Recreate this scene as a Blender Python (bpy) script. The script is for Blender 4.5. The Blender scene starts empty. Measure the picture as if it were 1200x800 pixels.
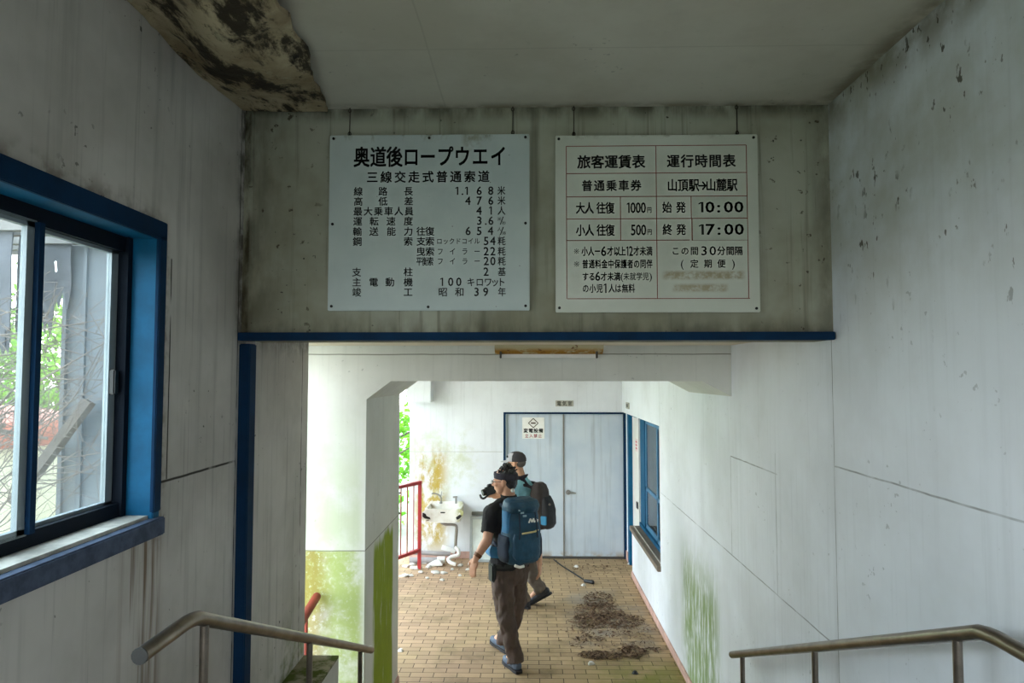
import bpy, bmesh, math, random
from mathutils import Vector, Matrix, noise as mnoise
V = Vector
S = bpy.context.scene
COL = S.collection
PI = math.pi
random.seed(7)

# ------------------------------------------------------------------ camera, sky, light, exposure
FPX, EYE, VPX, VPY = 800.0, 2.45, 618.0, 440.0        # focal length in px of the 1200 px frame, eye height, vanishing point
pitch = math.atan((VPY - 400) / FPX)
yaw = math.atan((VPX - 600) / math.hypot(FPX, VPY - 400))
fw = V((-math.sin(yaw) * math.cos(pitch), math.cos(yaw) * math.cos(pitch), math.sin(pitch)))
rt = V((math.cos(yaw), math.sin(yaw), 0))
up = rt.cross(fw)
cd = bpy.data.cameras.new('camera'); cam = bpy.data.objects.new('camera', cd); COL.objects.link(cam)
cd.sensor_width = 36; cd.lens = 36 * FPX / 1200; cd.clip_start = 0.05
cam.matrix_world = Matrix(((rt.x, up.x, -fw.x, 0), (rt.y, up.y, -fw.y, 0), (rt.z, up.z, -fw.z, EYE), (0, 0, 0, 1)))
S.camera = cam

S.view_settings.view_transform = 'Standard'; S.view_settings.look = 'None'
S.view_settings.gamma = 1; S.view_settings.use_curve_mapping = False
S.view_settings.exposure = 0.15
SKY, SKY_TOP, SKY_HOR = 10.0, (0.68, 0.85, 1.0), (0.98, 1.0, 1.0)
w = bpy.data.worlds.new('sky'); S.world = w; w.use_nodes = True
wn = w.node_tree; bg = wn.nodes['Background']
tc = wn.nodes.new('ShaderNodeTexCoord'); sx = wn.nodes.new('ShaderNodeSeparateXYZ')
rp = wn.nodes.new('ShaderNodeValToRGB')
rp.color_ramp.elements[0].position = 0.0; rp.color_ramp.elements[0].color = (*SKY_HOR, 1)
rp.color_ramp.elements[1].position = 0.55; rp.color_ramp.elements[1].color = (*SKY_TOP, 1)
wn.links.new(tc.outputs['Generated'], sx.inputs[0]); wn.links.new(sx.outputs['Z'], rp.inputs[0])
wn.links.new(rp.outputs[0], bg.inputs['Color']); bg.inputs['Strength'].default_value = SKY


def portal(name, loc, rot, sx_, sy_):
    l = bpy.data.lights.new(name, 'AREA'); l.shape = 'RECTANGLE'; l.size = sx_; l.size_y = sy_
    l.cycles.is_portal = True
    o = bpy.data.objects.new(name, l); COL.objects.link(o); o.location = loc; o.rotation_euler = rot
    return o


# sampling portals sit in the openings, the back one added for light (they give no light of their own)
portal('portal_hall_window', (-1.40, 1.2, 2.44), (0, -PI / 2, 0), 1.0, 2.1)
portal('portal_added_opening', (0, -2.62, 1.93), (PI / 2, 0, PI), 1.0, 2.03)
portal('portal_terrace', (-1.62, 7.38, 1.4), (0, -PI / 2, 0), 2.8, 3.85)
portal('portal_side_stair', (-1.42, 4.05, 1.3), (0, -PI / 2, 0), 2.7, 0.54)


def ray(px, py):
    return rt * ((px - 600) / FPX) - up * ((py - 400) / FPX) + fw


def at(px, py, Y):
    d = ray(px, py)
    return V((0, 0, EYE)) + d * (Y / d.y)


def on_floor(px, py, z=0.0):
    d = ray(px, py)
    return V((0, 0, EYE)) + d * ((z - EYE) / d.z)


# ------------------------------------------------------------------ materials
def lin(c):
    return tuple(((x / 255) / 12.92 if x / 255 <= 0.04045 else ((x / 255 + 0.055) / 1.055) ** 2.4) for x in c)


class Mat:
    def __init__(s, name, rough=0.6, metal=0.0, spec=0.5):
        s.m = bpy.data.materials.new(name); s.m.use_nodes = True
        s.nt = s.m.node_tree; s.b = s.nt.nodes['Principled BSDF']
        s.b.inputs['Roughness'].default_value = rough; s.b.inputs['Metallic'].default_value = metal
        s.b.inputs['Specular IOR Level'].default_value = spec
        s._pos = None

    def node(s, typ, **kw):
        n = s.nt.nodes.new('ShaderNode' + typ)
        for k, v in kw.items():
            setattr(n, k, v)
        return n

    def put(s, sock, v):
        if isinstance(v, bpy.types.NodeSocket):
            s.nt.links.new(v, sock)
        elif isinstance(v, (tuple, list)) and len(v) == 3 and sock.type == 'RGBA':
            sock.default_value = (*v, 1)
        else:
            sock.default_value = v

    def pos(s):
        if s._pos is None:
            s._pos = s.node('NewGeometry').outputs['Position']
        return s._pos

    def obj(s):
        return s.node('TexCoord').outputs['Object']

    def xyz(s, vec=None):
        n = s.node('SeparateXYZ'); s.put(n.inputs[0], vec or s.pos())
        return n.outputs

    def scale(s, vec, sc):
        n = s.node('VectorMath', operation='MULTIPLY'); s.put(n.inputs[0], vec); n.inputs[1].default_value = sc
        return n.outputs[0]

    def noise(s, sc=5.0, detail=4.0, rough=0.6, vec=None, stretch=None, off=None):
        v = vec or s.pos()
        if off:
            n0 = s.node('VectorMath', operation='ADD'); s.put(n0.inputs[0], v); n0.inputs[1].default_value = off; v = n0.outputs[0]
        if stretch:
            v = s.scale(v, stretch)
        n = s.node('TexNoise'); s.put(n.inputs['Vector'], v)
        n.inputs['Scale'].default_value = sc; n.inputs['Detail'].default_value = detail; n.inputs['Roughness'].default_value = rough
        return n.outputs['Fac']

    def ramp(s, v, a, b, lo=0.0, hi=1.0, smooth=True):
        n = s.node('MapRange'); n.clamp = True
        n.interpolation_type = 'SMOOTHSTEP' if smooth else 'LINEAR'
        s.put(n.inputs['Value'], v)
        if a > b:
            a, b, lo, hi = b, a, hi, lo
        n.inputs['From Min'].default_value = a; n.inputs['From Max'].default_value = b
        n.inputs['To Min'].default_value = lo; n.inputs['To Max'].default_value = hi
        return n.outputs[0]

    def math(s, op, a, b=0.0, clamp=False):
        n = s.node('Math', operation=op); n.use_clamp = clamp
        s.put(n.inputs[0], a); s.put(n.inputs[1], b)
        return n.outputs[0]

    def mul(s, *a):
        r = a[0]
        for x in a[1:]:
            r = s.math('MULTIPLY', r, x)
        return r

    def mx(s, *a):
        r = a[0]
        for x in a[1:]:
            r = s.math('MAXIMUM', r, x)
        return r

    def band(s, v, lo, hi, soft):
        return s.mul(s.ramp(v, lo - soft, lo + soft), s.ramp(v, hi + soft, hi - soft))

    def mix(s, a, b, f):
        n = s.node('Mix', data_type='RGBA')
        s.put(n.inputs[0], f); s.put(n.inputs[6], a); s.put(n.inputs[7], b)
        return n.outputs[2]

    def base(s, c):
        s.put(s.b.inputs['Base Color'], c); return s

    def bump(s, h, strength=0.2, dist=0.005):
        n = s.node('Bump'); n.inputs['Strength'].default_value = strength; n.inputs['Distance'].default_value = dist
        s.put(n.inputs['Height'], h); s.put(s.b.inputs['Normal'], n.outputs[0]); return s


def plain(name, rgb, rough=0.6, metal=0.0, var=0.12, sc=6.0, spec=0.5, bump=0.0):
    m = Mat(name, rough, metal, spec)
    c = lin(rgb)
    m.base(m.mix(tuple(x * (1 - var) for x in c), tuple(min(1, x * (1 + var)) for x in c), m.ramp(m.noise(sc, 4, vec=m.obj()), 0.3, 0.7)))
    if bump:
        m.bump(m.noise(sc * 6, 3, vec=m.obj()), bump)
    return m.m


def seam_mask(m, ax_len, ax_pos, segs, wdt=0.0025):
    """thin panel joints: segs = (position, from, to) measured on the two axes"""
    r = None
    wob = m.math('MULTIPLY', m.math('SUBTRACT', m.noise(3, 3), 0.5), 0.012)
    for p, a, b in segs:
        d = m.math('ABSOLUTE', m.math('ADD', m.math('SUBTRACT', ax_pos, p), wob))
        k = m.mul(m.ramp(d, wdt * 1.6, wdt * 0.5), m.band(ax_len, a, b, 0.004))
        r = k if r is None else m.mx(r, k)
    return r


def painted(name, tint, dark, streak=0.5, specks=0.5, rough=0.7, speck_rgb=(40, 36, 26)):
    """old white paint: cloudy grime, vertical runs, mould specks"""
    m = Mat(name, rough, spec=0.3)
    c = m.mix(lin(dark), lin(tint), m.ramp(m.noise(1.3, 5, 0.62), 0.28, 0.66))
    run = m.noise(9, 4, 0.6, stretch=(1, 1, 0.05))
    run2 = m.noise(38, 3, 0.6, stretch=(1, 1, 0.035), off=(3, 1, 7))
    c = m.mix(c, lin(tuple(x * 0.74 for x in dark)), m.mul(m.mx(m.ramp(run, 0.54, 0.8), m.mul(m.ramp(run2, 0.55, 0.75), 0.6)), streak))
    sp = m.mul(m.ramp(m.noise(34, 2, 0.5), 0.69, 0.72), m.ramp(m.noise(2.6, 3, off=(5, 5, 5)), 0.5, 0.62))
    c = m.mix(c, lin(speck_rgb), m.mul(sp, specks))
    m.bump(m.noise(60, 3), 0.08, 0.002)
    m.col = c
    return m


# ---- walls of the hall
m = painted('left_wall_paint', (208, 203, 197), (176, 171, 164), 0.7, 0.8)
X_, Y_, Z_ = m.xyz()
c = m.col
rust = m.mul(m.band(Y_, 2.06, 2.27, 0.04), m.ramp(m.noise(26, 3, stretch=(1, 1, 0.04)), 0.42, 0.62))
c = m.mix(c, lin((104, 74, 44)), m.mul(rust, 0.85, m.ramp(Z_, 2.0, 1.9)))
edge = m.mul(m.ramp(m.math('ABSOLUTE', m.math('SUBTRACT', Z_, 2.94)), 0.1, 0.0), m.band(Y_, -0.5, 2.22, 0.1), m.ramp(m.noise(14, 4), 0.38, 0.62))
c = m.mix(c, lin((92, 70, 42)), m.mul(edge, 0.7))
edge2 = m.mul(m.band(Y_, 2.19, 2.29, 0.03), m.band(Z_, 1.9, 2.95, 0.1), m.ramp(m.noise(18, 4), 0.4, 0.66))
c = m.mix(c, lin((104, 84, 58)), m.mul(edge2, 0.55))
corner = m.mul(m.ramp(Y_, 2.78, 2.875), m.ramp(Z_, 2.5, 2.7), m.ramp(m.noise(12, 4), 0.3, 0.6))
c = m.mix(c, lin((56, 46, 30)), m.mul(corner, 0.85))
moss = m.mul(m.ramp(Y_, 3.1, 3.5), m.ramp(Z_, 1.35, 0.92), m.ramp(m.noise(7, 4), 0.42, 0.62))
c = m.mix(c, lin((96, 104, 34)), m.mul(moss, 0.75))
seams = m.mx(seam_mask(m, Y_, Z_, [(2.095, 2.26, 2.84)], 0.004), seam_mask(m, Z_, Y_, [(2.30, 2.10, 2.85), (2.845, 0.9, 3.6), (3.68, 0.9, 2.6)], 0.0035))
c = m.mix(c, lin((46, 40, 32)), m.mul(seams, m.ramp(m.noise(7, 2), 0.3, 0.5)))
M_LEFT = m.base(c).m

m = painted('right_wall_paint', (236, 240, 247), (222, 225, 230), 0.2, 0.3)
X_, Y_, Z_ = m.xyz()
c = m.col
top = m.mul(m.ramp(Z_, 3.40, 3.60), m.ramp(m.noise(5, 5), 0.3, 0.65))
c = m.mix(c, lin((110, 98, 66)), m.mul(top, 0.8))
upper_shade = m.mul(m.ramp(Z_, 2.3, 3.3), m.ramp(Y_, 1.0, 2.3), m.ramp(m.noise(3, 5), 0.3, 0.7))  # dim greenish light of the upper wall painted in as a tint
c = m.mix(c, lin((158, 152, 118)), m.mul(upper_shade, 0.5))
mould = m.mul(m.ramp(m.noise(20, 3, 0.6, stretch=(1, 1.5, 0.8)), 0.63, 0.67), m.ramp(m.noise(2.2, 3, off=(1, 4, 2)), 0.44, 0.56), m.band(Y_, 1.5, 2.85, 0.2), m.ramp(Z_, 2.5, 2.8))
c = m.mix(c, lin((62, 50, 32)), m.mul(mould, 0.85))
gm = m.mul(m.band(Y_, 4.72, 5.75, 0.16), m.ramp(Z_, 1.25, 0.75), m.ramp(m.noise(22, 5, 0.7, stretch=(1, 1, 0.14)), 0.32, 0.56))
gm = m.mul(gm, m.ramp(m.noise(3.2, 3, off=(2, 2, 2)), 0.25, 0.5))
c = m.mix(c, lin((122, 146, 74)), m.mul(gm, 0.9))
seams = m.mx(seam_mask(m, Y_, Z_, [(1.328, 2.95, 6.66), (1.944, 3.56, 4.36), (2.072, 1.0, 2.9)], 0.003),
             seam_mask(m, Z_, Y_, [(4.365, 1.33, 1.944), (3.585, 1.33, 2.05), (2.90, 1.1, 3.6), (6.66, 1.2, 2.2)], 0.003))
c = m.mix(c, lin((100, 100, 98)), m.mul(seams, m.ramp(m.noise(5, 3), 0.3, 0.6, 0.2, 0.7)))
M_RIGHT = m.base(c).m

m = painted('header_paint', (178, 178, 162), (138, 134, 112), 0.9, 0.9)
X_, Y_, Z_ = m.xyz()
c = m.col
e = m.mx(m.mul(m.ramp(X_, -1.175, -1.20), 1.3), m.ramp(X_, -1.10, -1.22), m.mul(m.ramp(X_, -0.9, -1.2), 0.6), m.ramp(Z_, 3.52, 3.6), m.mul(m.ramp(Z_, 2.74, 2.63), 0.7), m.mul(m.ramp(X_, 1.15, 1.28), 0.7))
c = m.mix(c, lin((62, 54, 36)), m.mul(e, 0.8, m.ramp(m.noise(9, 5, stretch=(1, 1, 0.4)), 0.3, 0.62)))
sp = m.mul(m.ramp(m.noise(24, 3, 0.6, off=(9, 1, 3)), 0.65, 0.69), m.mx(m.ramp(X_, 0.85, 1.1), m.ramp(X_, -0.8, -1.0)))
c = m.mix(c, lin((62, 48, 30)), m.mul(sp, 0.8))
M_HEADER = m.base(c).m

m = painted('ceiling_paint', (206, 200, 186), (188, 180, 164), 0.1, 0.3)
X_, Y_, Z_ = m.xyz()
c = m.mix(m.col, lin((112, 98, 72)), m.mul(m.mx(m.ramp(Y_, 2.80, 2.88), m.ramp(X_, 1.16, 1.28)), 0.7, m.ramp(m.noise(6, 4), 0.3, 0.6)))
seams = m.mx(seam_mask(m, Y_, X_, [(-0.35, 1.0, 2.88)], 0.003), seam_mask(m, X_, Y_, [(2.35, -1.2, 1.28)], 0.003))
c = m.mix(c, lin((140, 132, 116)), m.mul(seams, 0.25))
M_CEIL = m.base(c).m

# ---- passage below
m = painted('portal_plaster', (226, 226, 220), (210, 210, 202), 0.2, 0.25)
X_, Y_, Z_ = m.xyz()
c = m.col
below = m.ramp(Z_, 1.36, 1.345)
n1 = m.noise(3.4, 5, 0.65); n2 = m.noise(40, 4, 0.7)
front = m.mul(m.ramp(Y_, 4.40, 4.34), m.ramp(X_, -1.00, -1.08))
green = m.mul(front, below, m.ramp(n1, 0.30, 0.56), m.ramp(n2, 0.22, 0.5))
c = m.mix(c, lin((164, 178, 88)), m.mul(green, 0.92))
green2 = m.mul(front, m.ramp(Z_, 2.5, 1.4), m.ramp(n1, 0.3, 0.62), 0.5)
c = m.mix(c, lin((170, 186, 120)), green2)
yel = m.mul(front, below, m.ramp(X_, -1.18, -1.34), m.ramp(n2, 0.25, 0.5), m.ramp(m.noise(4, 4, off=(7, 0, 0)), 0.28, 0.5))
c = m.mix(c, lin((146, 126, 54)), m.mul(yel, 0.8))
wob = m.math('MULTIPLY', m.math('SUBTRACT', m.noise(9, 3, stretch=(1, 1, 0.3)), 0.5), 0.16)
yy = m.math('ADD', Y_, wob)
side = m.mul(m.ramp(X_, -1.06, -1.03), m.band(yy, 4.58, 5.22, 0.03), m.ramp(m.math('ADD', Z_, m.math('MULTIPLY', wob, 1.2)), 1.36, 1.28), m.ramp(Z_, -0.1, 0.12))
side = m.mul(side, m.ramp(m.noise(30, 4, 0.7, stretch=(1, 1, 0.1)), 0.26, 0.40))
c = m.mix(c, m.mix(lin((122, 142, 6)), lin((152, 170, 18)), m.noise(6, 3)), side)
seams = m.mx(seam_mask(m, X_, Z_, [(1.352, -1.5, -1.0)], 0.003), seam_mask(m, Y_, Z_, [(1.352, 4.3, 5.5)], 0.003), seam_mask(m, X_, Z_, [(2.585, -1.5, 1.3)], 0.003))
c = m.mix(c, lin((110, 108, 92)), m.mul(seams, 0.8))
M_PORTAL = m.base(c).m

m = painted('far_wall_paint', (226, 229, 233), (213, 215, 218), 0.25, 0.15)
X_, Y_, Z_ = m.xyz()
c = m.col
blot = m.mul(m.band(X_, -1.52, -1.10, 0.12), m.band(Z_, 0.12, 1.45, 0.2), m.ramp(m.noise(5, 5, 0.7, stretch=(1, 1, 0.5)), 0.36, 0.54), m.ramp(m.noise(26, 4, 0.7), 0.22, 0.45))
c = m.mix(c, lin((172, 144, 40)), m.mul(blot, 0.95))
blot2 = m.mul(m.band(X_, -1.6, -0.7, 0.2), m.band(Z_, 0.9, 1.7, 0.2), m.ramp(m.noise(4, 5, 0.7, off=(4, 4, 4)), 0.42, 0.7))
c = m.mix(c, lin((188, 192, 156)), m.mul(blot2, 0.7))
seams = seam_mask(m, X_, Z_, [(1.42, -1.6, -0.34)], 0.004)
c = m.mix(c, lin((186, 186, 180)), seams)
M_FAR = m.base(c).m
M_CORRCEIL = painted('passage_ceiling_paint', (226, 214, 196), (212, 198, 178), 0.1, 0.1); M_CORRCEIL = M_CORRCEIL.base(M_CORRCEIL.col).m

m = Mat('brick_pavers', 0.75, spec=0.3)
bt = m.node('TexBrick'); m.put(bt.inputs['Vector'], m.pos())
bt.offset = 0.5; bt.squash = 1
for k, v in (('Scale', 1.0), ('Mortar Size', 0.0034), ('Mortar Smooth', 0.12), ('Bias', 0.0), ('Brick Width', 0.193), ('Row Height', 0.0872)):
    bt.inputs[k].default_value = v
m.put(bt.inputs['Color1'], lin((184, 157, 123))); m.put(bt.inputs['Color2'], lin((163, 138, 109))); m.put(bt.inputs['Mortar'], lin((72, 58, 44)))
X_, Y_, Z_ = m.xyz()
c = bt.outputs['Color']
pink = m.mul(m.ramp(X_, 0.1, -0.7), m.ramp(m.noise(1.2, 3), 0.25, 0.6))
tintm = m.node('Mix', data_type='RGBA', blend_type='MULTIPLY'); tintm.inputs[0].default_value = 1
m.put(tintm.inputs[6], c); m.put(tintm.inputs[7], m.mix((1.0, 0.98, 0.90), (1.06, 0.97, 1.0), pink))
c = tintm.outputs[2]
c = m.mix(c, lin((112, 96, 68)), m.mul(m.ramp(m.noise(2.2, 5, 0.65), 0.48, 0.72), 0.55))
gy = m.mul(m.band(Y_, 6.3, 7.9, 0.25), m.band(X_, 0.45, 1.2, 0.15), m.ramp(m.noise(2.6, 4, off=(1, 1, 0)), 0.4, 0.6))
c = m.mix(c, lin((150, 142, 132)), m.mul(gy, 0.6))
md = m.mul(m.ramp(Y_, 6.3, 5.6), m.ramp(X_, 0.3, 0.9), m.ramp(m.noise(4, 4), 0.3, 0.6))
c = m.mix(c, lin((112, 118, 30)), m.mul(md, 0.75))
dirt = m.mul(m.band(X_, 0.45, 1.1, 0.12), m.band(Y_, 6.0, 7.5, 0.2), m.ramp(m.noise(7, 5, 0.7), 0.46, 0.6))
c = m.mix(c, lin((92, 76, 62)), m.mul(dirt, 0.5))
m.base(c); m.bump(m.math('SUBTRACT', 1.0, bt.outputs['Fac']), 0.35, 0.004)
M_PAVER = m.m

m = Mat('mossy_concrete', 0.9, spec=0.2)
X_, Y_, Z_ = m.xyz()
c = m.mix(lin((120, 112, 92)), lin((156, 150, 132)), m.ramp(m.noise(5, 5), 0.3, 0.7))
c = m.mix(c, lin((72, 84, 28)), m.mul(m.ramp(m.noise(6, 5, 0.7, off=(2, 0, 0)), 0.44, 0.58), m.ramp(Y_, 2.6, 3.3)))
M_MOSSY = m.base(c).bump(m.noise(30, 4), 0.4).m
M_WHITEC = plain('white_plaster', (206, 204, 196), 0.8, var=0.08)
M_STEP = plain('grey_step_concrete', (150, 146, 138), 0.85, bump=0.2)
M_PINKBASE = plain('pink_skirting', (206, 168, 156), 0.6, var=0.16, sc=9)
M_NAVY = plain('dark_blue_paint', (5, 42, 72), 0.7, var=0.2, spec=0.15)
M_BLUE = plain('blue_paint', (0, 84, 122), 0.6, var=0.15, sc=9, spec=0.25)
M_SILL = plain('weathered_sill', (190, 184, 172), 0.8, var=0.25, sc=16)
M_BLUESILL = plain('weathered_blue_edge', (74, 84, 104), 0.8, var=0.3, sc=20, spec=0.2)
M_BRSILL = plain('brown_sill', (126, 112, 98), 0.6, var=0.15)
M_GROUND = plain('grassy_ground', (128, 130, 110), 0.95, var=0.35, sc=1.2)
M_ALU = plain('aluminium_sash', (138, 148, 152), 0.45, 0.2, var=0.08)
M_STEEL = plain('brushed_steel', (132, 122, 112), 0.32, 1.0, var=0.18, sc=14)
M_STEELEND = plain('dull_steel_cap', (96, 94, 92), 0.6, 0.6)
M_RED = plain('red_paint', (168, 42, 46), 0.45, var=0.14)
M_REDOLD = plain('faded_red_paint', (142, 58, 44), 0.55, var=0.2, sc=10)
M_BLACKPAINT = plain('black_lettering', (24, 24, 22), 0.6, var=0.1)
M_REDLINE = plain('red_ruling', (136, 62, 52), 0.6, var=0.2, sc=15)
M_REDTXT = plain('faded_red_lettering', (206, 96, 110), 0.7)
M_RUSTWIRE = plain('rusty_wire', (54, 44, 34), 0.8)
M_SCREW = plain('dark_screw', (44, 44, 42), 0.5, 0.7)
M_DARK = plain('black_plastic', (26, 28, 30), 0.45)
M_WHITE = plain('white_enamel', (236, 234, 228), 0.35, var=0.05)
M_CHROME = plain('worn_chrome', (156, 154, 150), 0.3, 0.9)
M_GREYPIPE = plain('grey_pipe', (150, 144, 142), 0.55, var=0.12)
M_SHARD = plain('broken_porcelain', (206, 200, 192), 0.5, var=0.1, sc=12)
M_HOLESHADE = plain('dark_hole_shade', (38, 34, 32), 0.9)  # painted shade for the inside of the broken basin corners

m = Mat('pale_blue_door', 0.5, spec=0.4)
c = m.mix(lin((182, 195, 207)), lin((200, 209, 216)), m.ramp(m.noise(1.6, 4), 0.3, 0.7))
c = m.mix(c, lin((150, 156, 160)), m.mul(m.ramp(m.noise(16, 4, 0.6, stretch=(1, 1, 0.05)), 0.5, 0.78), 0.6))
Z_ = m.xyz()[2]
c = m.mix(c, lin((168, 150, 128)), m.mul(m.ramp(Z_, 0.12, 0.0), m.ramp(m.noise(8, 4), 0.4, 0.6)))
M_DOOR = m.base(c).m

m = Mat('dirty_glass', 0.05)
nt = m.nt
out = nt.nodes['Material Output']
tr = m.node('BsdfTransparent'); tr.inputs['Color'].default_value = (0.88, 0.91, 0.91, 1); gl = m.node('BsdfGlossy'); gl.inputs['Roughness'].default_value = 0.03
df = m.node('BsdfDiffuse'); df.inputs['Color'].default_value = (0.75, 0.8, 0.82, 1)
ms1 = m.node('MixShader'); ms1.inputs[0].default_value = 0.05; nt.links.new(tr.outputs[0], ms1.inputs[1]); nt.links.new(gl.outputs[0], ms1.inputs[2])
ms2 = m.node('MixShader'); m.put(ms2.inputs[0], m.ramp(m.noise(4, 5, 0.65), 0.3, 0.8, 0.06, 0.20))
nt.links.new(ms1.outputs[0], ms2.inputs[1]); nt.links.new(df.outputs[0], ms2.inputs[2]); nt.links.new(ms2.outputs[0], out.inputs[0])
M_GLASS = m.m
m = Mat('reflection_tint_glass', 0.06)
nt = m.nt; out = nt.nodes['Material Output']
tr = m.node('BsdfTransparent'); tr.inputs['Color'].default_value = (0.5, 0.7, 0.78, 1)  # blue-teal reflection put into the tint of the pane
gl = m.node('BsdfGlossy'); gl.inputs['Roughness'].default_value = 0.05
ms1 = m.node('MixShader'); ms1.inputs[0].default_value = 0.45
nt.links.new(tr.outputs[0], ms1.inputs[1]); nt.links.new(gl.outputs[0], ms1.inputs[2]); nt.links.new(ms1.outputs[0], out.inputs[0])
M_GLASS2 = m.m
M_OFFICE = plain('reflection_blue_wall', (120, 160, 176), 0.8)  # blue of the window reflection painted onto the room walls behind


# ------------------------------------------------------------------ mesh helpers
class MB:
    """collects shapes in world coordinates; build() links them as one mesh object"""

    def __init__(s):
        s.bm = bmesh.new()

    def face(s, vs):
        try:
            return s.bm.faces.new(vs)
        except ValueError:
            return None

    def box(s, x0, x1, y0, y1, z0, z1, bev=0.0):
        r = bmesh.ops.create_cube(s.bm, size=1)
        M = Matrix.Translation(((x0 + x1) / 2, (y0 + y1) / 2, (z0 + z1) / 2)) @ Matrix.Diagonal((abs(x1 - x0), abs(y1 - y0), abs(z1 - z0), 1))
        bmesh.ops.transform(s.bm, matrix=M, verts=r['verts'])
        if bev:
            es = list({e for v in r['verts'] for e in v.link_edges})
            bmesh.ops.bevel(s.bm, geom=es, offset=bev, segments=2, affect='EDGES')
        return s

    def obox(s, M, sx, sy, sz, bev=0.0):
        r = bmesh.ops.create_cube(s.bm, size=1)
        bmesh.ops.transform(s.bm, matrix=M @ Matrix.Diagonal((sx, sy, sz, 1)), verts=r['verts'])
        if bev:
            es = list({e for v in r['verts'] for e in v.link_edges})
            bmesh.ops.bevel(s.bm, geom=es, offset=bev, segments=2, affect='EDGES')
        return s

    def rings(s, rings, cap=True):
        vs = [[s.bm.verts.new(p) for p in r] for r in rings]
        n = len(vs[0])
        for a, b in zip(vs, vs[1:]):
            for i in range(n):
                s.face((a[i], a[(i + 1) % n], b[(i + 1) % n], b[i]))
        if cap:
            s.face(vs[0][::-1]); s.face(vs[-1])
        return s

    def tube(s, pts, r, n=10, cap=True):
        pts = [V(p) for p in pts]
        rr = r if isinstance(r, (list, tuple)) else [r] * len(pts)
        u = None; rs = []
        for i, p in enumerate(pts):
            d = ((pts[i + 1] - p).normalized() if i < len(pts) - 1 else V((0, 0, 0))) + ((p - pts[i - 1]).normalized() if i else V((0, 0, 0)))
            d.normalize()
            if u is None:
                u = d.orthogonal().normalized()
            u = (u - d * u.dot(d)).normalized()
            v = d.cross(u)
            rs.append([p + (u * math.cos(2 * PI * k / n) + v * math.sin(2 * PI * k / n)) * rr[i] for k in range(n)])
        return s.rings(rs, cap)

    def caps(s, p0, r0, p1, r1, n=14):
        """rounded cone"""
        p0, p1 = V(p0), V(p1); d = (p1 - p0)
        L = d.length or 1e-6; d = d / L
        u = d.orthogonal().normalized(); v = d.cross(u); rs = []
        for k in range(1, 5):
            a = PI / 2 * (1 - k / 4.5)
            rs.append((p0 - d * (r0 * math.sin(a)), r0 * math.cos(a)))
        rs.append((p0, r0)); rs.append((p1, r1))
        for k in range(4, 0, -1):
            a = PI / 2 * (1 - k / 4.5)
            rs.append((p1 + d * (r1 * math.sin(a)), r1 * math.cos(a)))
        return s.rings([[c_ + (u * math.cos(2 * PI * k / n) + v * math.sin(2 * PI * k / n)) * r for k in range(n)] for c_, r in rs])

    def ell(s, c, rad, axes=None, seg=18, ring=10):
        r = bmesh.ops.create_uvsphere(s.bm, u_segments=seg, v_segments=ring, radius=1)
        A = Matrix.Identity(4)
        if axes:
            for j, a in enumerate(axes):
                for i in range(3):
                    A[i][j] = a[i]
        bmesh.ops.transform(s.bm, matrix=Matrix.Translation(V(c)) @ A @ Matrix.Diagonal((*rad, 1)), verts=r['verts'])
        return s

    def loft(s, secs, n=20, p=2.0):
        """secs: (centre, half axis u, half axis v) super-ellipse rings"""
        rs = []
        for c_, u, v in secs:
            ring = []
            for k in range(n):
                a = 2 * PI * k / n
                ca, sa = math.cos(a), math.sin(a)
                ca = math.copysign(abs(ca) ** (2 / p), ca); sa = math.copysign(abs(sa) ** (2 / p), sa)
                ring.append(V(c_) + V(u) * ca + V(v) * sa)
            rs.append(ring)
        return s.rings(rs)

    def prism(s, pts, d):
        """closed outline pts pushed along d"""
        d = V(d)
        return s.rings([[V(p) for p in pts], [V(p) + d for p in pts]])

    def disc(s, c, nrm, r, h, n=14):
        c, nrm = V(c), V(nrm).normalized()
        return s.tube([c, c + nrm * h], r, n)

    def build(s, name, mat, parent=None, smooth=False, origin=None, sharp=40):
        bm = s.bm
        bmesh.ops.recalc_face_normals(bm, faces=bm.faces[:])
        me = bpy.data.meshes.new(name); bm.to_mesh(me); bm.free()
        return link_mesh(name, me, mat, parent, smooth, origin, sharp)


def wloc(o):
    p = V((0, 0, 0))
    while o is not None:
        p += o.location; o = o.parent
    return p


def link_mesh(name, me, mat, parent=None, smooth=False, origin=None, sharp=40):
    for mt in (mat if isinstance(mat, (list, tuple)) else [mat]):
        me.materials.append(mt)
    if parent is not None:
        sh = wloc(parent)
    else:
        if origin is None:
            xs = [v.co for v in me.vertices]
            lo = V(tuple(min(v[i] for v in xs) for i in range(3))); hi = V(tuple(max(v[i] for v in xs) for i in range(3)))
            origin = V(((lo.x + hi.x) / 2, (lo.y + hi.y) / 2, lo.z))
        sh = V(origin)
    me.transform(Matrix.Translation(-sh))
    if smooth:
        me.polygons.foreach_set('use_smooth', [True] * len(me.polygons))
        if sharp:
            me.set_sharp_from_angle(angle=math.radians(sharp))
    o = bpy.data.objects.new(name, me); COL.objects.link(o)
    if parent is not None:
        o.parent = parent
    else:
        o.location = sh
    return o


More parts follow.
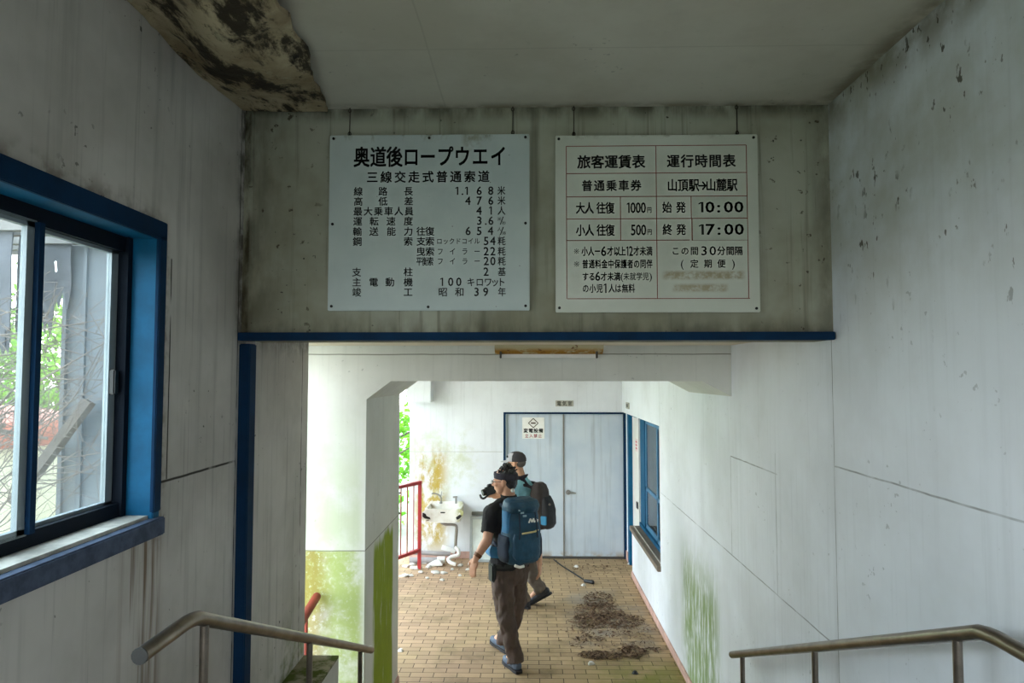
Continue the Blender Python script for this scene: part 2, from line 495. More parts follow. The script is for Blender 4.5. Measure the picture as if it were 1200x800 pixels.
def blob(mb, voxel=0.006, smooth=4, wrinkle=0.0, wsc=9.0, wst=(1, 1, 1), keep=None):
    """fuse overlapping closed shapes into one continuous surface"""
    bm = mb.bm
    bmesh.ops.recalc_face_normals(bm, faces=bm.faces[:])
    me = bpy.data.meshes.new('tmp'); bm.to_mesh(me); bm.free()
    o = bpy.data.objects.new('tmp', me); COL.objects.link(o)
    r = o.modifiers.new('r', 'REMESH'); r.mode = 'VOXEL'; r.voxel_size = voxel; r.adaptivity = 0
    if smooth:
        sm = o.modifiers.new('s', 'SMOOTH'); sm.iterations = smooth; sm.factor = 0.5
    bpy.context.view_layer.update()
    res = bpy.data.meshes.new_from_object(o.evaluated_get(bpy.context.evaluated_depsgraph_get()))
    bpy.data.objects.remove(o); bpy.data.meshes.remove(me)
    if wrinkle:
        ns = [v.normal.copy() for v in res.vertices]
        for v, n_ in zip(res.vertices, ns):
            q = V((v.co.x * wst[0], v.co.y * wst[1], v.co.z * wst[2])) * wsc
            v.co += n_ * (mnoise.fractal(q, 0.9, 2.0, 3) * wrinkle)
    return res


def tag(o, label=None, cat=None, group=None, kind=None):
    if label: o['label'] = label
    if cat: o['category'] = cat
    if group: o['group'] = group
    if kind: o['kind'] = kind
    return o


def struct(o, label, cat):
    return tag(o, label, cat, kind='structure')


def thing(name, loc, label, cat, group=None, kind=None):
    o = bpy.data.objects.new(name, None); COL.objects.link(o)
    o.empty_display_size = 0.1; o.location = loc
    return tag(o, label, cat, group, kind)


_gl = {}


def glyph(ch):
    k = ch
    if k not in _gl:
        cu = bpy.data.curves.new('g', 'FONT'); cu.body = ch; cu.size = 1; cu.resolution_u = 2
        o = bpy.data.objects.new('g', cu); COL.objects.link(o); bpy.context.view_layer.update()
        _gl[k] = bpy.data.meshes.new_from_object(o.evaluated_get(bpy.context.evaluated_depsgraph_get()))
        bpy.data.objects.remove(o)
    return _gl[k]


class Text:
    """painted characters on a plane: o = centre of the plane, u = to the right, v = upwards"""

    def __init__(s, o, u, v, W, H):
        s.bm = bmesh.new(); s.o, s.u, s.v = V(o), V(u), V(v); s.W, s.H = W, H

    def ch(s, c, x, y, w_, h_, bold=0.012):
        """one character centred on fractions x, y of the plate; w_, h_ = em size in metres"""
        me = glyph(c)
        if c == '1':
            bb = 0.048 + bold * 0.7
            for poly in (((-bb, -.341), (bb, -.341), (bb, .341), (-bb, .341)), ((-.19, .17), (-bb, .25), (-bb, .341), (-.03, .341), (-.19, .26))):
                s.bm.faces.new([s.bm.verts.new(s.o + s.u * ((x - 0.5) * s.W + (px_ + 0.03) * w_) + s.v * ((0.5 - y) * s.H + py_ * h_)) for px_, py_ in poly])
            return
        if c == '※':
            cu, cv = s.o + s.u * ((x - 0.5) * s.W), s.v * ((0.5 - y) * s.H)
            ctr = cu + cv
            for ang in (PI / 4, -PI / 4):
                a_ = (s.u * math.cos(ang) + s.v * math.sin(ang)) * w_ * 0.42; n_ = (s.u * -math.sin(ang) + s.v * math.cos(ang)) * w_ * 0.035
                s.bm.faces.new([s.bm.verts.new(ctr + p_) for p_ in (-a_ - n_, a_ - n_, a_ + n_, -a_ + n_)])
            for dx, dy in ((.3, 0), (-.3, 0), (0, .3), (0, -.3)):
                p_ = ctr + s.u * dx * w_ + s.v * dy * w_; e_ = w_ * 0.06
                s.bm.faces.new([s.bm.verts.new(p_ + s.u * i_ * e_ + s.v * j_ * e_) for i_, j_ in ((-1, -1), (1, -1), (1, 1), (-1, 1))])
            return
        if not me.vertices:
            return
        asc = ord(c) < 0x2000
        if asc:
            xs = [q.co.x for q in me.vertices]; cx = (min(xs) + max(xs)) / 2; cy = 0.341
        else:
            cx, cy = 0.5, 0.38
        for dx, dy in (((-bold, -bold), (bold, -bold), (-bold, bold), (bold, bold)) if bold > 0.003 else ((0, 0),)):
            n0 = len(s.bm.verts)
            s.bm.from_mesh(me)
            s.bm.verts.ensure_lookup_table()
            for q in s.bm.verts[n0:]:
                q.co = s.o + s.u * ((x - 0.5) * s.W + (q.co.x + dx - cx) * w_) + s.v * ((0.5 - y) * s.H + (q.co.y + dy - cy) * h_)

    def row(s, txt, x0, x1, y, w_, h_, bold=0.012):
        n = len(txt)
        for i, c in enumerate(txt):
            s.ch(c, x0 if n == 1 else x0 + (x1 - x0) * i / (n - 1), y, w_, h_, bold)

    def bar(s, x0, x1, y0, y1):
        vs = [s.bm.verts.new(s.o + s.u * ((x - 0.5) * s.W) + s.v * ((0.5 - y) * s.H)) for x, y in ((x0, y1), (x1, y1), (x1, y0), (x0, y0))]
        s.bm.faces.new(vs)

    def build(s, name, mat, parent, thick=0.0008):
        """give the paint a little thickness"""
        nrm = s.u.cross(s.v)
        r = bmesh.ops.extrude_face_region(s.bm, geom=s.bm.faces[:])
        for q in r['geom']:
            if isinstance(q, bmesh.types.BMVert):
                q.co += nrm * thick
        me = bpy.data.meshes.new(name); s.bm.to_mesh(me); s.bm.free()
        return link_mesh(name, me, mat, parent)


def smooth_path(pts, n=6):
    """Catmull-Rom through pts"""
    P = [V(p) for p in pts]; P = [P[0] * 2 - P[1]] + P + [P[-1] * 2 - P[-2]]
    out_ = []
    for i in range(1, len(P) - 2):
        for k in range(n):
            t = k / n
            out_.append(0.5 * ((2 * P[i]) + (P[i + 1] - P[i - 1]) * t + (2 * P[i - 1] - 5 * P[i] + 4 * P[i + 1] - P[i + 2]) * t * t + (3 * P[i] - P[i - 1] - 3 * P[i + 1] + P[i + 2]) * t ** 3))
    out_.append(P[-2])
    return out_


# ------------------------------------------------------------------ the setting
XL, XR, YH, ZC = -1.22, 1.28, 2.88, 3.60     # hall: left wall, right wall, header face, ceiling
XC, YP0, YP1 = -1.02, 4.32, 5.45             # portal column: inner face, front, back
YF, ZL, ZU = 9.30, 0.92, 2.64                # far wall, landing height, underside of the lower ceiling
WY0, WY1, WZ0, WZ1 = 0.25, 2.20, 1.98, 2.91  # hall window
YB = -2.6
BX0, BX1, BZ0, BZ1 = -0.5, 0.5, ZL, 2.95     # unseen opening added behind the viewer to light the hall

b = MB()
b.box(XL - 0.15, XL, YB, WY0, 0, ZC + 0.1).box(XL - 0.15, XL, WY1, 3.78, 0, ZC + 0.1)
b.box(XL - 0.15, XL, WY0, WY1, 0, WZ0).box(XL - 0.15, XL, WY0, WY1, WZ1, ZC + 0.1)
struct(b.build('wall_left', M_LEFT), 'stained grey wall with a blue framed window on the left side of the hall', 'wall')
b = MB()
DY0, DY1 = 8.5, 9.12
b.box(XR, XR + 0.2, YB, 6.70, 0, ZC + 0.1).box(XR, XR + 0.2, 6.70, YF, 1.96, ZC + 0.1).box(XR, XR + 0.2, 6.70, DY0, 0, 0.60)
b.box(XR + 0.05, XR + 0.2, DY1, YF, 0, 1.96)
struct(b.build('wall_right', M_RIGHT), 'long white wall on the right running from the hall into the passage', 'wall')
b = MB().box(XL, XR, YH, YH + 0.2, 2.60, ZC + 0.1)
struct(b.build('wall_header', M_HEADER), 'stained wall above the opening with the two signs on it', 'wall')
b = MB().box(XL - 0.15, BX0, YB - 0.1, YB, 0, ZC + 0.1).box(BX1, XR + 0.2, YB - 0.1, YB, 0, ZC + 0.1).box(BX0, BX1, YB - 0.1, YB, 0, BZ0).box(BX0, BX1, YB - 0.1, YB, BZ1, ZC + 0.1)
struct(b.build('wall_back', M_LEFT), 'wall behind the viewer at the back of the hall', 'wall')
# far wall with the opening of the double door
b = MB()
DX0, DX1, DZ = -0.325, 1.33, 1.955
b.box(-1.60, DX0, YF, YF + 0.2, 0, 2.8).box(DX1, 1.6, YF, YF + 0.2, 0, 2.8).box(DX0, DX1, YF, YF + 0.2, DZ, 2.8)
struct(b.build('wall_far', M_FAR), 'bright white end wall of the passage around the blue double doors', 'wall')
b = MB().box(-1.60, -1.28, 9.02, YF, 2.10, 2.75)
struct(b.build('trim_1', M_FAR), 'white box under the ceiling at the top left corner of the far wall', 'trim')
# portal: column, beam and haunches in one
b = MB()
out_ = [(-2.3, 0), (XC, 0), (XC, 2.30), (-0.866, 2.415), (1.10, 2.415), (XR, 2.32), (XR, ZU), (-2.3, ZU)]
b.prism([V((x, YP0, z)) for x, z in out_], (0, YP1 - YP0, 0))
bmesh.ops.recalc_face_normals(b.bm, faces=b.bm.faces[:]); b.bm.normal_update(); bmesh.ops.triangulate(b.bm, faces=[f for f in b.bm.faces if len(f.verts) > 4], ngon_method='EAR_CLIP')
struct(b.build('wall_portal', M_PORTAL), 'pale portal with chamfered corners and a green mossy column on the left', 'wall')
# floors
b = MB().box(-2.0, 1.6, 3.6, YF + 0.3, -0.12, 0.0)
struct(b.build('floor', M_PAVER), 'brick paver floor of the lower passage', 'floor')
b = MB()
b.box(XL, XR, YB, 1.86, 0, ZL)
for k in range(1, 6):
    b.box(-1.03, XR, 1.86 + 0.354 * (k - 1), 1.86 + 0.354 * k, 0, ZL - 0.153 * k)
struct(b.build('floor_landing', M_STEP), 'concrete landing and steps going down to the passage', 'steps')
b = MB().box(XL, -1.03, 1.86, 3.78, 0, ZL - 0.004)
struct(b.build('trim_2', M_WHITEC), 'white plinth beside the steps under the left wall', 'plinth')
b = MB().box(XL, -1.03, 1.86, 3.78, ZL - 0.004, ZL + 0.008)
struct(b.build('trim_3', M_MOSSY), 'mossy concrete top of the plinth beside the steps', 'plinth')
# ceilings
b = MB().box(XL - 0.15, XR + 0.2, YB, YH + 0.2, ZC, ZC + 0.1)
struct(b.build('ceiling', M_CEIL), 'stained plaster ceiling of the hall', 'ceiling')
b = MB().box(XL - 0.15, XR + 0.2, YH + 0.2, YP0 + 0.3, ZU, ZU + 0.12).box(-2.3, XL - 0.15, 3.76, YP0 + 0.3, ZU, ZU + 0.12)  # left slab is an unseen overhang added to shade the column front
struct(b.build('ceiling_lower', M_CORRCEIL), 'lower ceiling behind the header wall', 'ceiling')
b = MB().box(-2.9, XR + 0.2, YP1 - 0.2, YF + 0.2, 2.75, 2.87)  # reaches left out of view, added to cut sky light on the far wall
struct(b.build('ceiling_passage', M_CORRCEIL), 'warm white ceiling of the lower passage', 'ceiling')
# trims
b = MB().box(XL - 0.02, XR - 0.006, YH - 0.035, YH + 0.02, 2.598, 2.632, 0.003)
struct(b.build('trim_4', M_NAVY), 'dark blue strip along the bottom edge of the header wall', 'trim')
b = MB().box(XL, XL + 0.048, YH - 0.02, YH + 0.05, ZL, 2.585, 0.004)
struct(b.build('trim_5', M_NAVY), 'dark blue upright strip on the left wall below the header', 'trim')
b = MB().box(XL, XL + 0.04, YH + 0.05, YH + 0.12, ZL, 2.598)  # solid strip standing in for the shadow beside the upright
struct(b.build('trim_6', M_LEFT), 'rough grey strip beside the dark blue upright', 'trim')
b = MB().box(XR - 0.014, XR, YP1 - 1.4, DY0, 0, 0.07, 0.003)
struct(b.build('baseboard_right', M_PINKBASE), 'worn pink skirting along the foot of the right wall', 'skirting')
b = MB().box(-1.60, DX0 - 0.03, YF - 0.014, YF, 0, 0.09, 0.003)
struct(b.build('baseboard_far', M_PINKBASE), 'pink skirting under the washbasin on the far wall', 'skirting')
b = MB().box(XC, XC + 0.014, YP0 + 0.1, YP1, 0, 0.11, 0.003)
struct(b.build('baseboard_left', M_PINKBASE), 'pink skirting at the foot of the mossy column', 'skirting')
b = MB().box(XR + 0.036, XR + 0.05, DY1 + 0.02, YF - 0.005, 0, 0.12, 0.002)
struct(b.build('baseboard_pier', M_PINKBASE), 'pink skirting on the narrow pier right of the double doors', 'skirting')
b = MB().box(-40, 30, -30, 60, -0.4, -0.13)
struct(b.build('ground', M_GROUND), 'grassy ground outside the building', 'ground')

# ---- hall window
win = thing('window_1', (XL, (WY0 + WY1) / 2, WZ0), 'wide blue framed sliding window in the left hall wall', 'window', kind='structure')
b = MB()
t = 0.05
fx0, fx1 = XL - 0.13, XL + 0.018
b.box(fx0, fx1, WY1 - 0.012, WY1 + 0.028, WZ0 - 0.02, WZ1 + 0.045, 0.003)
b.box(fx0, fx1, WY0 - 0.028, WY0 + 0.012, WZ0 - 0.02, WZ1 + 0.045, 0.003)
b.box(fx0, fx1, WY0, WY1, WZ1 - 0.012, WZ1 + 0.045, 0.003)
b.build('frame', M_BLUE, win)
b = MB().box(fx1 - 0.012, fx1 + 0.004, WY0 - 0.03, WY1 + 0.03, WZ1 - 0.014, WZ1 + 0.047, 0.003).box(fx1 - 0.012, fx1 + 0.004, WY1 - 0.014, WY1 + 0.03, WZ0 + 0.03, WZ1, 0.003)
b.build('casing', M_NAVY, win)
b = MB().box(fx0, fx1 - 0.016, WY0, WY1 - 0.012, WZ0 - 0.02, WZ0 + 0.022)
b.build('sill', M_SILL, win)
b = MB().box(fx1 - 0.018, fx1 + 0.02, WY0 - 0.03, WY1 + 0.03, WZ0 - 0.045, WZ0 + 0.012, 0.004)
b.build('sill_edge', M_BLUESILL, win)
b = MB()
for z0, z1 in ((WZ0 + 0.022, WZ0 + 0.065), (WZ1 - 0.06, WZ1 - 0.012)):
    b.box(fx0, fx0 + 0.05, WY0 + 0.012, WY1 - 0.012, z0, z1)
b.box(fx0, fx0 + 0.06, WY1 - 0.036, WY1 - 0.012, WZ0 + 0.02, WZ1 - 0.012)
b.build('track_frame', plain('black_blue_track', (8, 18, 30), 0.7, spec=0.15), win)
ymull = [0.27, 0.78, 1.28, 1.765, 2.163]
for i in range(4):
    y0, y1 = ymull[i], ymull[i + 1]
    xo = fx0 + (0.012 if i % 2 else 0.034)
    b = MB()
    b.box(xo, xo + 0.016, y1 - 0.035, y1, WZ0 + 0.06, WZ1 - 0.055); b.box(xo, xo + 0.016, y0, y0 + 0.02, WZ0 + 0.06, WZ1 - 0.055)
    b.box(xo, xo + 0.016, y0, y1, WZ0 + 0.055, WZ0 + 0.075); b.box(xo, xo + 0.016, y0, y1, WZ1 - 0.07, WZ1 - 0.05)
    sash = b.build('sash', M_ALU if i == 3 else M_ALU, win)
    MB().box(xo + 0.006, xo + 0.010, y0 + 0.02, y1 - 0.035, WZ0 + 0.075, WZ1 - 0.07).build('pane', M_GLASS, sash)
    if i == 3:
        MB().box(xo + 0.012, xo + 0.034, y1 - 0.032, y1 - 0.006, 2.39, 2.47, 0.004).build('latch', M_DARK, sash)
    else:
        MB().box(xo + 0.016, xo + 0.03, y1 - 0.008, y1 + 0.012, WZ0 + 0.06, WZ1 - 0.055).build('mullion', M_NAVY, sash)

# ---- double door
door = thing('door_1', ((DX0 + DX1) / 2, YF, 0), 'pale blue steel double doors at the end of the passage', 'door', kind='structure')
b = MB()
b.box(DX0, DX0 + 0.03, YF - 0.01, YF + 0.1, 0, DZ).box(DX1 - 0.03, DX1, YF - 0.01, YF + 0.1, 0, DZ).box(DX0 + 0.03, DX1 - 0.03, YF - 0.01, YF + 0.1, DZ - 0.025, DZ)
b.build('frame', M_NAVY, door)
MB().box(DX0 + 0.03, DX1 - 0.03, YF - 0.005, YF + 0.1, 0, 0.022).build('threshold', plain('dark_threshold', (70, 66, 62), 0.6), door)
xm = at(661, 560, YF)[0]
b = MB().box(DX0 + 0.033, xm - 0.004, YF + 0.03, YF + 0.07, 0.025, DZ - 0.028, 0.002); b.build('leaf', M_DOOR, door)
lf = MB().box(xm + 0.004, DX1 - 0.033, YF + 0.03, YF + 0.07, 0.025, DZ - 0.028, 0.002).build('leaf', M_DOOR, door)
MB().box(xm - 0.012, xm + 0.006, YF + 0.022, YF + 0.032, 0.03, DZ - 0.03).build('meeting_strip', plain('worn_strip', (122, 116, 108), 0.6), door)
hp = at(666, 577, YF)
h = MB()
h.disc((hp.x, YF + 0.03, hp.z), (0, -1, 0), 0.034, 0.012)
h.disc((hp.x, YF + 0.02, hp.z), (0, -1, 0), 0.014, 0.04)
h.tube([(hp.x - 0.005, YF - 0.022, hp.z), (hp.x + 0.05, YF - 0.028, hp.z + 0.002), (hp.x + 0.1, YF - 0.024, hp.z - 0.004)], [0.014, 0.011, 0.009])
h.build('handle', M_CHROME, lf, smooth=True)

# ---- right window, door and office behind
w2 = thing('window_2', (XR + 0.1, 7.6, 0.6), 'tall blue framed window in the right wall of the passage', 'window', kind='structure')
XW = XR + 0.11
b = MB()
b.box(XW, XW + 0.06, DY0 - 0.30, DY0 - 0.0, 0.62, 1.955).box(XW - 0.02, XW + 0.03, 6.70, 6.76, 0.62, 1.955)
b.box(XW - 0.02, XW + 0.03, 6.70, DY0, 1.92, 1.955).box(XW - 0.02, XW + 0.03, 6.70, DY0, 0.62, 0.66)
b.box(XR + 0.002, XW - 0.01, 6.690, 6.706, 0.60, 1.955)
b.build('frame', M_BLUE, w2)
MB().box(XR - 0.035, XW + 0.03, 6.68, DY0 - 0.02, 0.57, 0.62, 0.004).build('sill', M_BRSILL, w2)
MB().box(XR + 0.012, XR + 0.022, 6.71, DY0 - 0.05, 0.62, 0.628).build('sill_groove', plain('pale_groove', (186, 180, 170), 0.7), w2)
M_TEAL = plain('blue_window_bar', (70, 128, 168), 0.5)
for y0, y1 in ((6.76, 7.44), (7.44, 8.2)):
    b = MB()
    xo = XW if y0 < 7 else XW + 0.01
    b.box(xo, xo + 0.02, y0, y0 + 0.045, 0.66, 1.92).box(xo, xo + 0.02, y1 - 0.045, y1, 0.66, 1.92)
    b.box(xo, xo + 0.02, y0, y1, 0.66, 0.71).box(xo, xo + 0.02, y0, y1, 1.88, 1.92).box(xo, xo + 0.02, y0, y1, 1.10, 1.14)
    sash = b.build('sash', M_TEAL, w2)
    MB().box(xo + 0.008, xo + 0.012, y0 + 0.04, y1 - 0.04, 0.70, 1.89).build('pane', M_GLASS2, sash)
b = MB().box(2.6, 2.7, 6.0, 9.6, 0, 2.4).box(XR + 0.2, 2.7, 6.0, 9.6, 2.4, 2.5).box(XR + 0.2, 2.7, 6.0, 9.6, -0.1, 0.0).box(XR + 0.2, 2.7, 9.5, 9.6, 0, 2.4).box(XR + 0.2, 2.7, 6.0, 6.1, 0, 2.4)
struct(b.build('wall_office', M_OFFICE), 'bluish wall of the room seen through the right window', 'wall')
d2 = thing('door_2', (XR + 0.1, 8.8, 0), 'narrow white door in a blue frame beyond the right window', 'door', kind='structure')
b = MB().box(XR + 0.04, XR + 0.16, DY1 - 0.12, DY1, 0, 1.96).box(XR + 0.06, XR + 0.16, DY0, DY1 - 0.12, 1.93, 1.96)
b.build('frame', M_BLUE, d2)
lf2 = MB().box(XR + 0.09, XR + 0.13, DY0 + 0.004, DY1 - 0.12, 0.01, 1.93).build('leaf', M_WHITE, d2)
lp = V((XR + 0.09, 8.62, 0.83))
MB().box(lp.x - 0.012, lp.x, 8.57, 8.66, 0.80, 0.88, 0.003).build('lock', M_DARK, lf2)

# ---- lower ceiling lamp
lm = thing('ceiling_lamp', (0.134, 4.26, ZU - 0.08), 'rusty fluorescent fitting without its tube under the lower ceiling', 'lamp')
b = MB()
x0, x1 = -0.203, 0.472
b.prism([V((x0, 4.30, ZU)), V((x0, 4.22, ZU)), V((x0, 4.225, ZU - 0.02)), V((x0, 4.285, ZU - 0.055)), V((x0, 4.30, ZU - 0.055))], (x1 - x0, 0, 0))
m = Mat('rusty_enamel', 0.7)
Z_ = m.xyz()[2]
k = m.mul(m.ramp(Z_, ZU - 0.012, ZU - 0.04), m.ramp(m.noise(14, 5, 0.7, stretch=(1, 1, 2)), 0.30, 0.5))
c = m.mix(lin((196, 184, 150)), lin((168, 118, 32)), k)
c = m.mix(c, lin((104, 54, 22)), m.mul(m.ramp(m.noise(10, 5, 0.7, off=(4, 0, 1)), 0.60, 0.68), 0.9))
m.base(c)
b.build('reflector', m.m, lm)
MB().box(x0 + 0.03, x1 - 0.03, 4.275, 4.30, ZU - 0.078, ZU - 0.055, 0.004).build('batten', M_WHITE, lm)
for xx in (x0 + 0.03, x1 - 0.045):
    MB().box(xx, xx + 0.012, 4.255, 4.29, ZU - 0.082, ZU - 0.035, 0.003).build('tube_holder', plain('grey_holder', (70, 66, 60), 0.6), lm)

# ---- stainless handrails
def step_z(y):
    if y < 1.86: return ZL
    k = int((y - 1.86) / 0.354) + 1
    return max(0.0, ZL - 0.153 * k)


def handrail(x, pts, posts, label):
    t = thing('handrail', (x, posts[0], 0), label, 'handrail', 'steel handrails on both sides of the steps')
    P = [V((x, y, z)) for y, z in pts]
    a, bb, cc = P
    k = 0.05
    path = [a, bb + (a - bb).normalized() * k, bb + (a - bb).normalized() * k * 0.4 + (cc - bb).normalized() * 0.008, bb + (cc - bb).normalized() * k * 0.5, bb + (cc - bb).normalized() * k, cc]
    MB().tube(path, 0.0195, 16).build('rail', M_STEEL, t, smooth=True)
    MB().disc(a - V((0, 0.003, 0)), (0, 1, 0), 0.0197, 0.004).build('end_cap', M_STEELEND, t)
    for y in posts:
        z = bb.z + (cc.z - bb.z) * max(0, (y - bb.y)) / (cc.y - bb.y)
        zb = step_z(y)
        pm = MB().tube([(x, y, zb), (x, y, z - 0.005)], 0.0125, 12).build('post', M_STEEL, t, smooth=True)
        MB().disc((x, y, zb), (0, 0, 1), 0.03, 0.008).build('base_flange', M_STEEL, pm)
    return t


handrail(-0.90, [(1.60, 1.80), (1.855, 1.80), (3.99, 0.875)], [1.92, 2.86, 3.73], 'brushed steel handrail on the left of the steps, bent end showing')
handrail(1.17, [(1.10, 1.797), (1.806, 1.797), (4.02, 0.855)], [1.925, 2.87, 3.83], 'brushed steel handrail on the right of the steps along the white wall')

# ------------------------------------------------------------------ the two signs
YS = YH - 0.028


def sign_root(x0, x1, z0, z1, label):
    return thing('information_sign', ((x0 + x1) / 2, YS, z0), label, 'sign', 'wall signs hanging on the header')


m = Mat('white_sign_enamel', 0.5, spec=0.4)
c = m.mix(lin((184, 194, 192)), lin((198, 206, 202)), m.ramp(m.noise(2.5, 4), 0.3, 0.7))
X_, Y_, Z_ = m.xyz()
c = m.mix(c, lin((120, 112, 88)), m.mul(m.ramp(Z_, 3.43, 3.48), m.ramp(m.noise(12, 4, 0.7, stretch=(1, 1, 0.5)), 0.5, 0.66), 0.8))
c = m.mix(c, lin((140, 132, 108)), m.mul(m.band(X_, -0.27, -0.2, 0.02), m.ramp(Z_, 3.36, 3.47), m.ramp(m.noise(20, 3), 0.35, 0.6), 0.75))
c = m.mix(c, lin((90, 84, 70)), m.mul(m.ramp(m.noise(40, 2), 0.72, 0.75), 0.7))
M_SIGN1 = m.base(c).m
m = Mat('cream_sign_enamel', 0.5, spec=0.4)
c = m.mix(lin((198, 200, 186)), lin((208, 210, 198)), m.ramp(m.noise(2.5, 4), 0.3, 0.7))
X_, Y_, Z_ = m.xyz()
st = m.mx(m.mul(m.band(X_, 0.57, 0.90, 0.015), m.band(Z_, 2.852, 2.885, 0.008)), m.mul(m.band(X_, 0.61, 0.83, 0.015), m.band(Z_, 2.800, 2.830, 0.008)))
c = m.mix(c, lin((158, 138, 98)), m.mul(st, m.ramp(m.noise(26, 5, 0.75), 0.3, 0.62), 0.75))
c = m.mix(c, lin((120, 112, 88)), m.mul(m.ramp(Z_, 3.44, 3.48), m.ramp(m.noise(14, 4, 0.7), 0.5, 0.68), 0.8))
M_SIGN2 = m.base(c).m


def sign(x0, x1, z0, z1, matl, label, hooks, screws):
    t = sign_root(x0, x1, z0, z1, label)
    MB().box(x0, x1, YS - 0.004, YS + 0.012, z0, z1, 0.003).build('panel', matl, t)
    for u, v in screws:
        p = V((x0 + u * (x1 - x0), YS - 0.004, z1 - v * (z1 - z0)))
        MB().disc(p, (0, -1, 0), 0.006, 0.003, 10).build('screw', M_SCREW, t)
    for hx in hooks:
        b = MB()
        b.tube([(hx, YS + 0.012, z1 - 0.03), (hx, YS + 0.014, z1 + 0.004), (hx + 0.001, YS + 0.016, ZC - 0.02), (hx, YS + 0.016, ZC)], 0.0022, 6)
        b.tube([V((hx, YS + 0.014, z1 + 0.012)) + V((math.cos(a) * 0.006, 0, math.sin(a) * 0.009)) for a in [k * PI / 5 for k in range(11)]], 0.0018, 6)
        b.tube([V((hx, YS + 0.016, ZC - 0.012)) + V((math.cos(a) * 0.006, 0, math.sin(a) * 0.008)) for a in [k * PI / 5 for k in range(11)]], 0.0018, 6)
        b.build('hanging_wire', M_RUSTWIRE, t)
    return t


A = (-0.842, 0.010, 2.723, 3.474)
s1 = sign(*A, M_SIGN1, 'left white sign board with black ropeway data in Japanese', (-0.762, -0.061),
          [(0.02, 0.02), (0.5, 0.02), (0.98, 0.02), (0.02, 0.51), (0.98, 0.51), (0.02, 0.975), (0.5, 0.98), (0.98, 0.975)])
W1, H1 = A[1] - A[0], A[3] - A[2]
PX = W1 / 815.0                                    # one crop pixel of my measurements, in metres
T = Text(((A[0] + A[1]) / 2, YS - 0.004, (A[2] + A[3]) / 2), (1, 0, 0), (0, 0, 1), W1, H1)


def U(x, y):
    v = (y - 31) / 722
    l = 30 - 15 * v; r = 843 - 3 * v
    return (x - l) / (r - l), v


def put1(chars, y, w_, h_, bold=0.012):
    for ch_, x in chars:
        u, v = U(x, y)
        T.ch(ch_, u, v, w_ * PX, h_ * PX, bold)


def spread(txt, x0, x1):
    n = len(txt)
    return [(ch_, x0 + (x1 - x0) * i / max(1, n - 1)) for i, ch_ in enumerate(txt)]


put1(zip('奥道後ロープウエイ', (160, 228, 294, 362, 430, 500, 570, 643, 717)), 122, 68, 88, 0.02)
put1(spread('三線交走式普通索道', 203, 657), 206, 48, 50, 0.018)
C3 = 38
for y, left, nums, unit in (
        (265, [('線', 145), ('路', 246), ('長', 350)], [('1', 549), ('.', 570), ('1', 588), ('6', 638), ('8', 685)], '米'),
        (306, [('高', 145), ('低', 246), ('差', 351)], [('4', 592), ('7', 638), ('6', 685)], '米'),
        (347, spread('最大乗車人員', 143, 352), [('4', 637), ('1', 685)], '人'),
        (388, [('運', 142), ('転', 209), ('速', 278), ('度', 349)], [('3', 638), ('.', 664), ('6', 685)], ''),
        (430, [('輸', 140), ('送', 208), ('能', 279), ('力', 349), ('往', 400), ('復', 436)], [('6', 592), ('5', 637), ('4', 683)], ''),
        (471, [('鋼', 140), ('索', 348), ('支', 400), ('索', 436)], [('5', 665), ('4', 692)], '粍'),
        (513, [('曳', 399), ('索', 436)], [('2', 665), ('2', 692)], '粍'),
        (596, [('支', 136), ('柱', 347)], [('2', 664)], '基'),
        (637, [('主', 136), ('電', 205), ('動', 272), ('機', 347)], [('1', 485), ('0', 520), ('0', 553)], ''),
        (678, [('竣', 136), ('工', 346), ('昭', 488), ('和', 556)], [('3', 625), ('9', 662)], '年')):
    put1(left, y, C3, C3)
    put1(nums, y, 46, 48, 0.012)
    if unit:
        put1([(unit, 728)], y, 33, C3)
put1(zip('平衡索', (392, 415, 438)), 553, 25, C3)
put1([('2', 665), ('0', 692)], 553, 46, 48); put1([('粍', 728)], 553, 33, C3)
put1(spread('ロックドコイル', 475, 628), 471, 24, 27, 0.004)
put1(spread('フイラー', 478, 628), 513, 26, 30, 0.004)
put1(spread('フイラー', 478, 628), 553, 26, 30, 0.004)
put1(zip('キロワット', (602, 638, 672, 700, 726)), 638, 34, 38, 0.012)
for y, a, bq in ((388, '米', '秒'), (430, '人', '時')):
    put1([(a, 719)], y - 7, 17, 18, 0.004); put1([('/', 729)], y, 60, 46, 0.0); put1([(bq, 738)], y + 10, 16, 16, 0.004)
T.build('lettering', M_BLACKPAINT, s1)

Bq = (0.119, 0.969, 2.714, 3.465)
s2 = sign(*Bq, M_SIGN2, 'right cream sign board with red ruled fare and timetable', (0.199, 0.89), [(0.018, 0.02), (0.98, 0.02), (0.018, 0.975), (0.98, 0.98)])
W2, H2 = Bq[1] - Bq[0], Bq[3] - Bq[2]
PX = W2 / 825.0
o2 = ((Bq[0] + Bq[1]) / 2, YS - 0.004, (Bq[2] + Bq[3]) / 2)


def U2(x, y):
    v = (y - 33) / 725
    return (x - (37 - 2 * v)) / 824.5, v


R = Text(o2, (1, 0, 0), (0, 0, 1), W2, H2)


def hl(y, x0, x1, t=1.4):
    u0, v = U2(x0, y); u1, _ = U2(x1, y)
    R.bar(u0, u1, v - t / 725, v + t / 725)


def vl(x, y0, y1, t=1.4):
    u, v0 = U2(x, y0); _, v1 = U2(x, y1)
    R.bar(u - t / 825, u + t / 825, v0, v1)


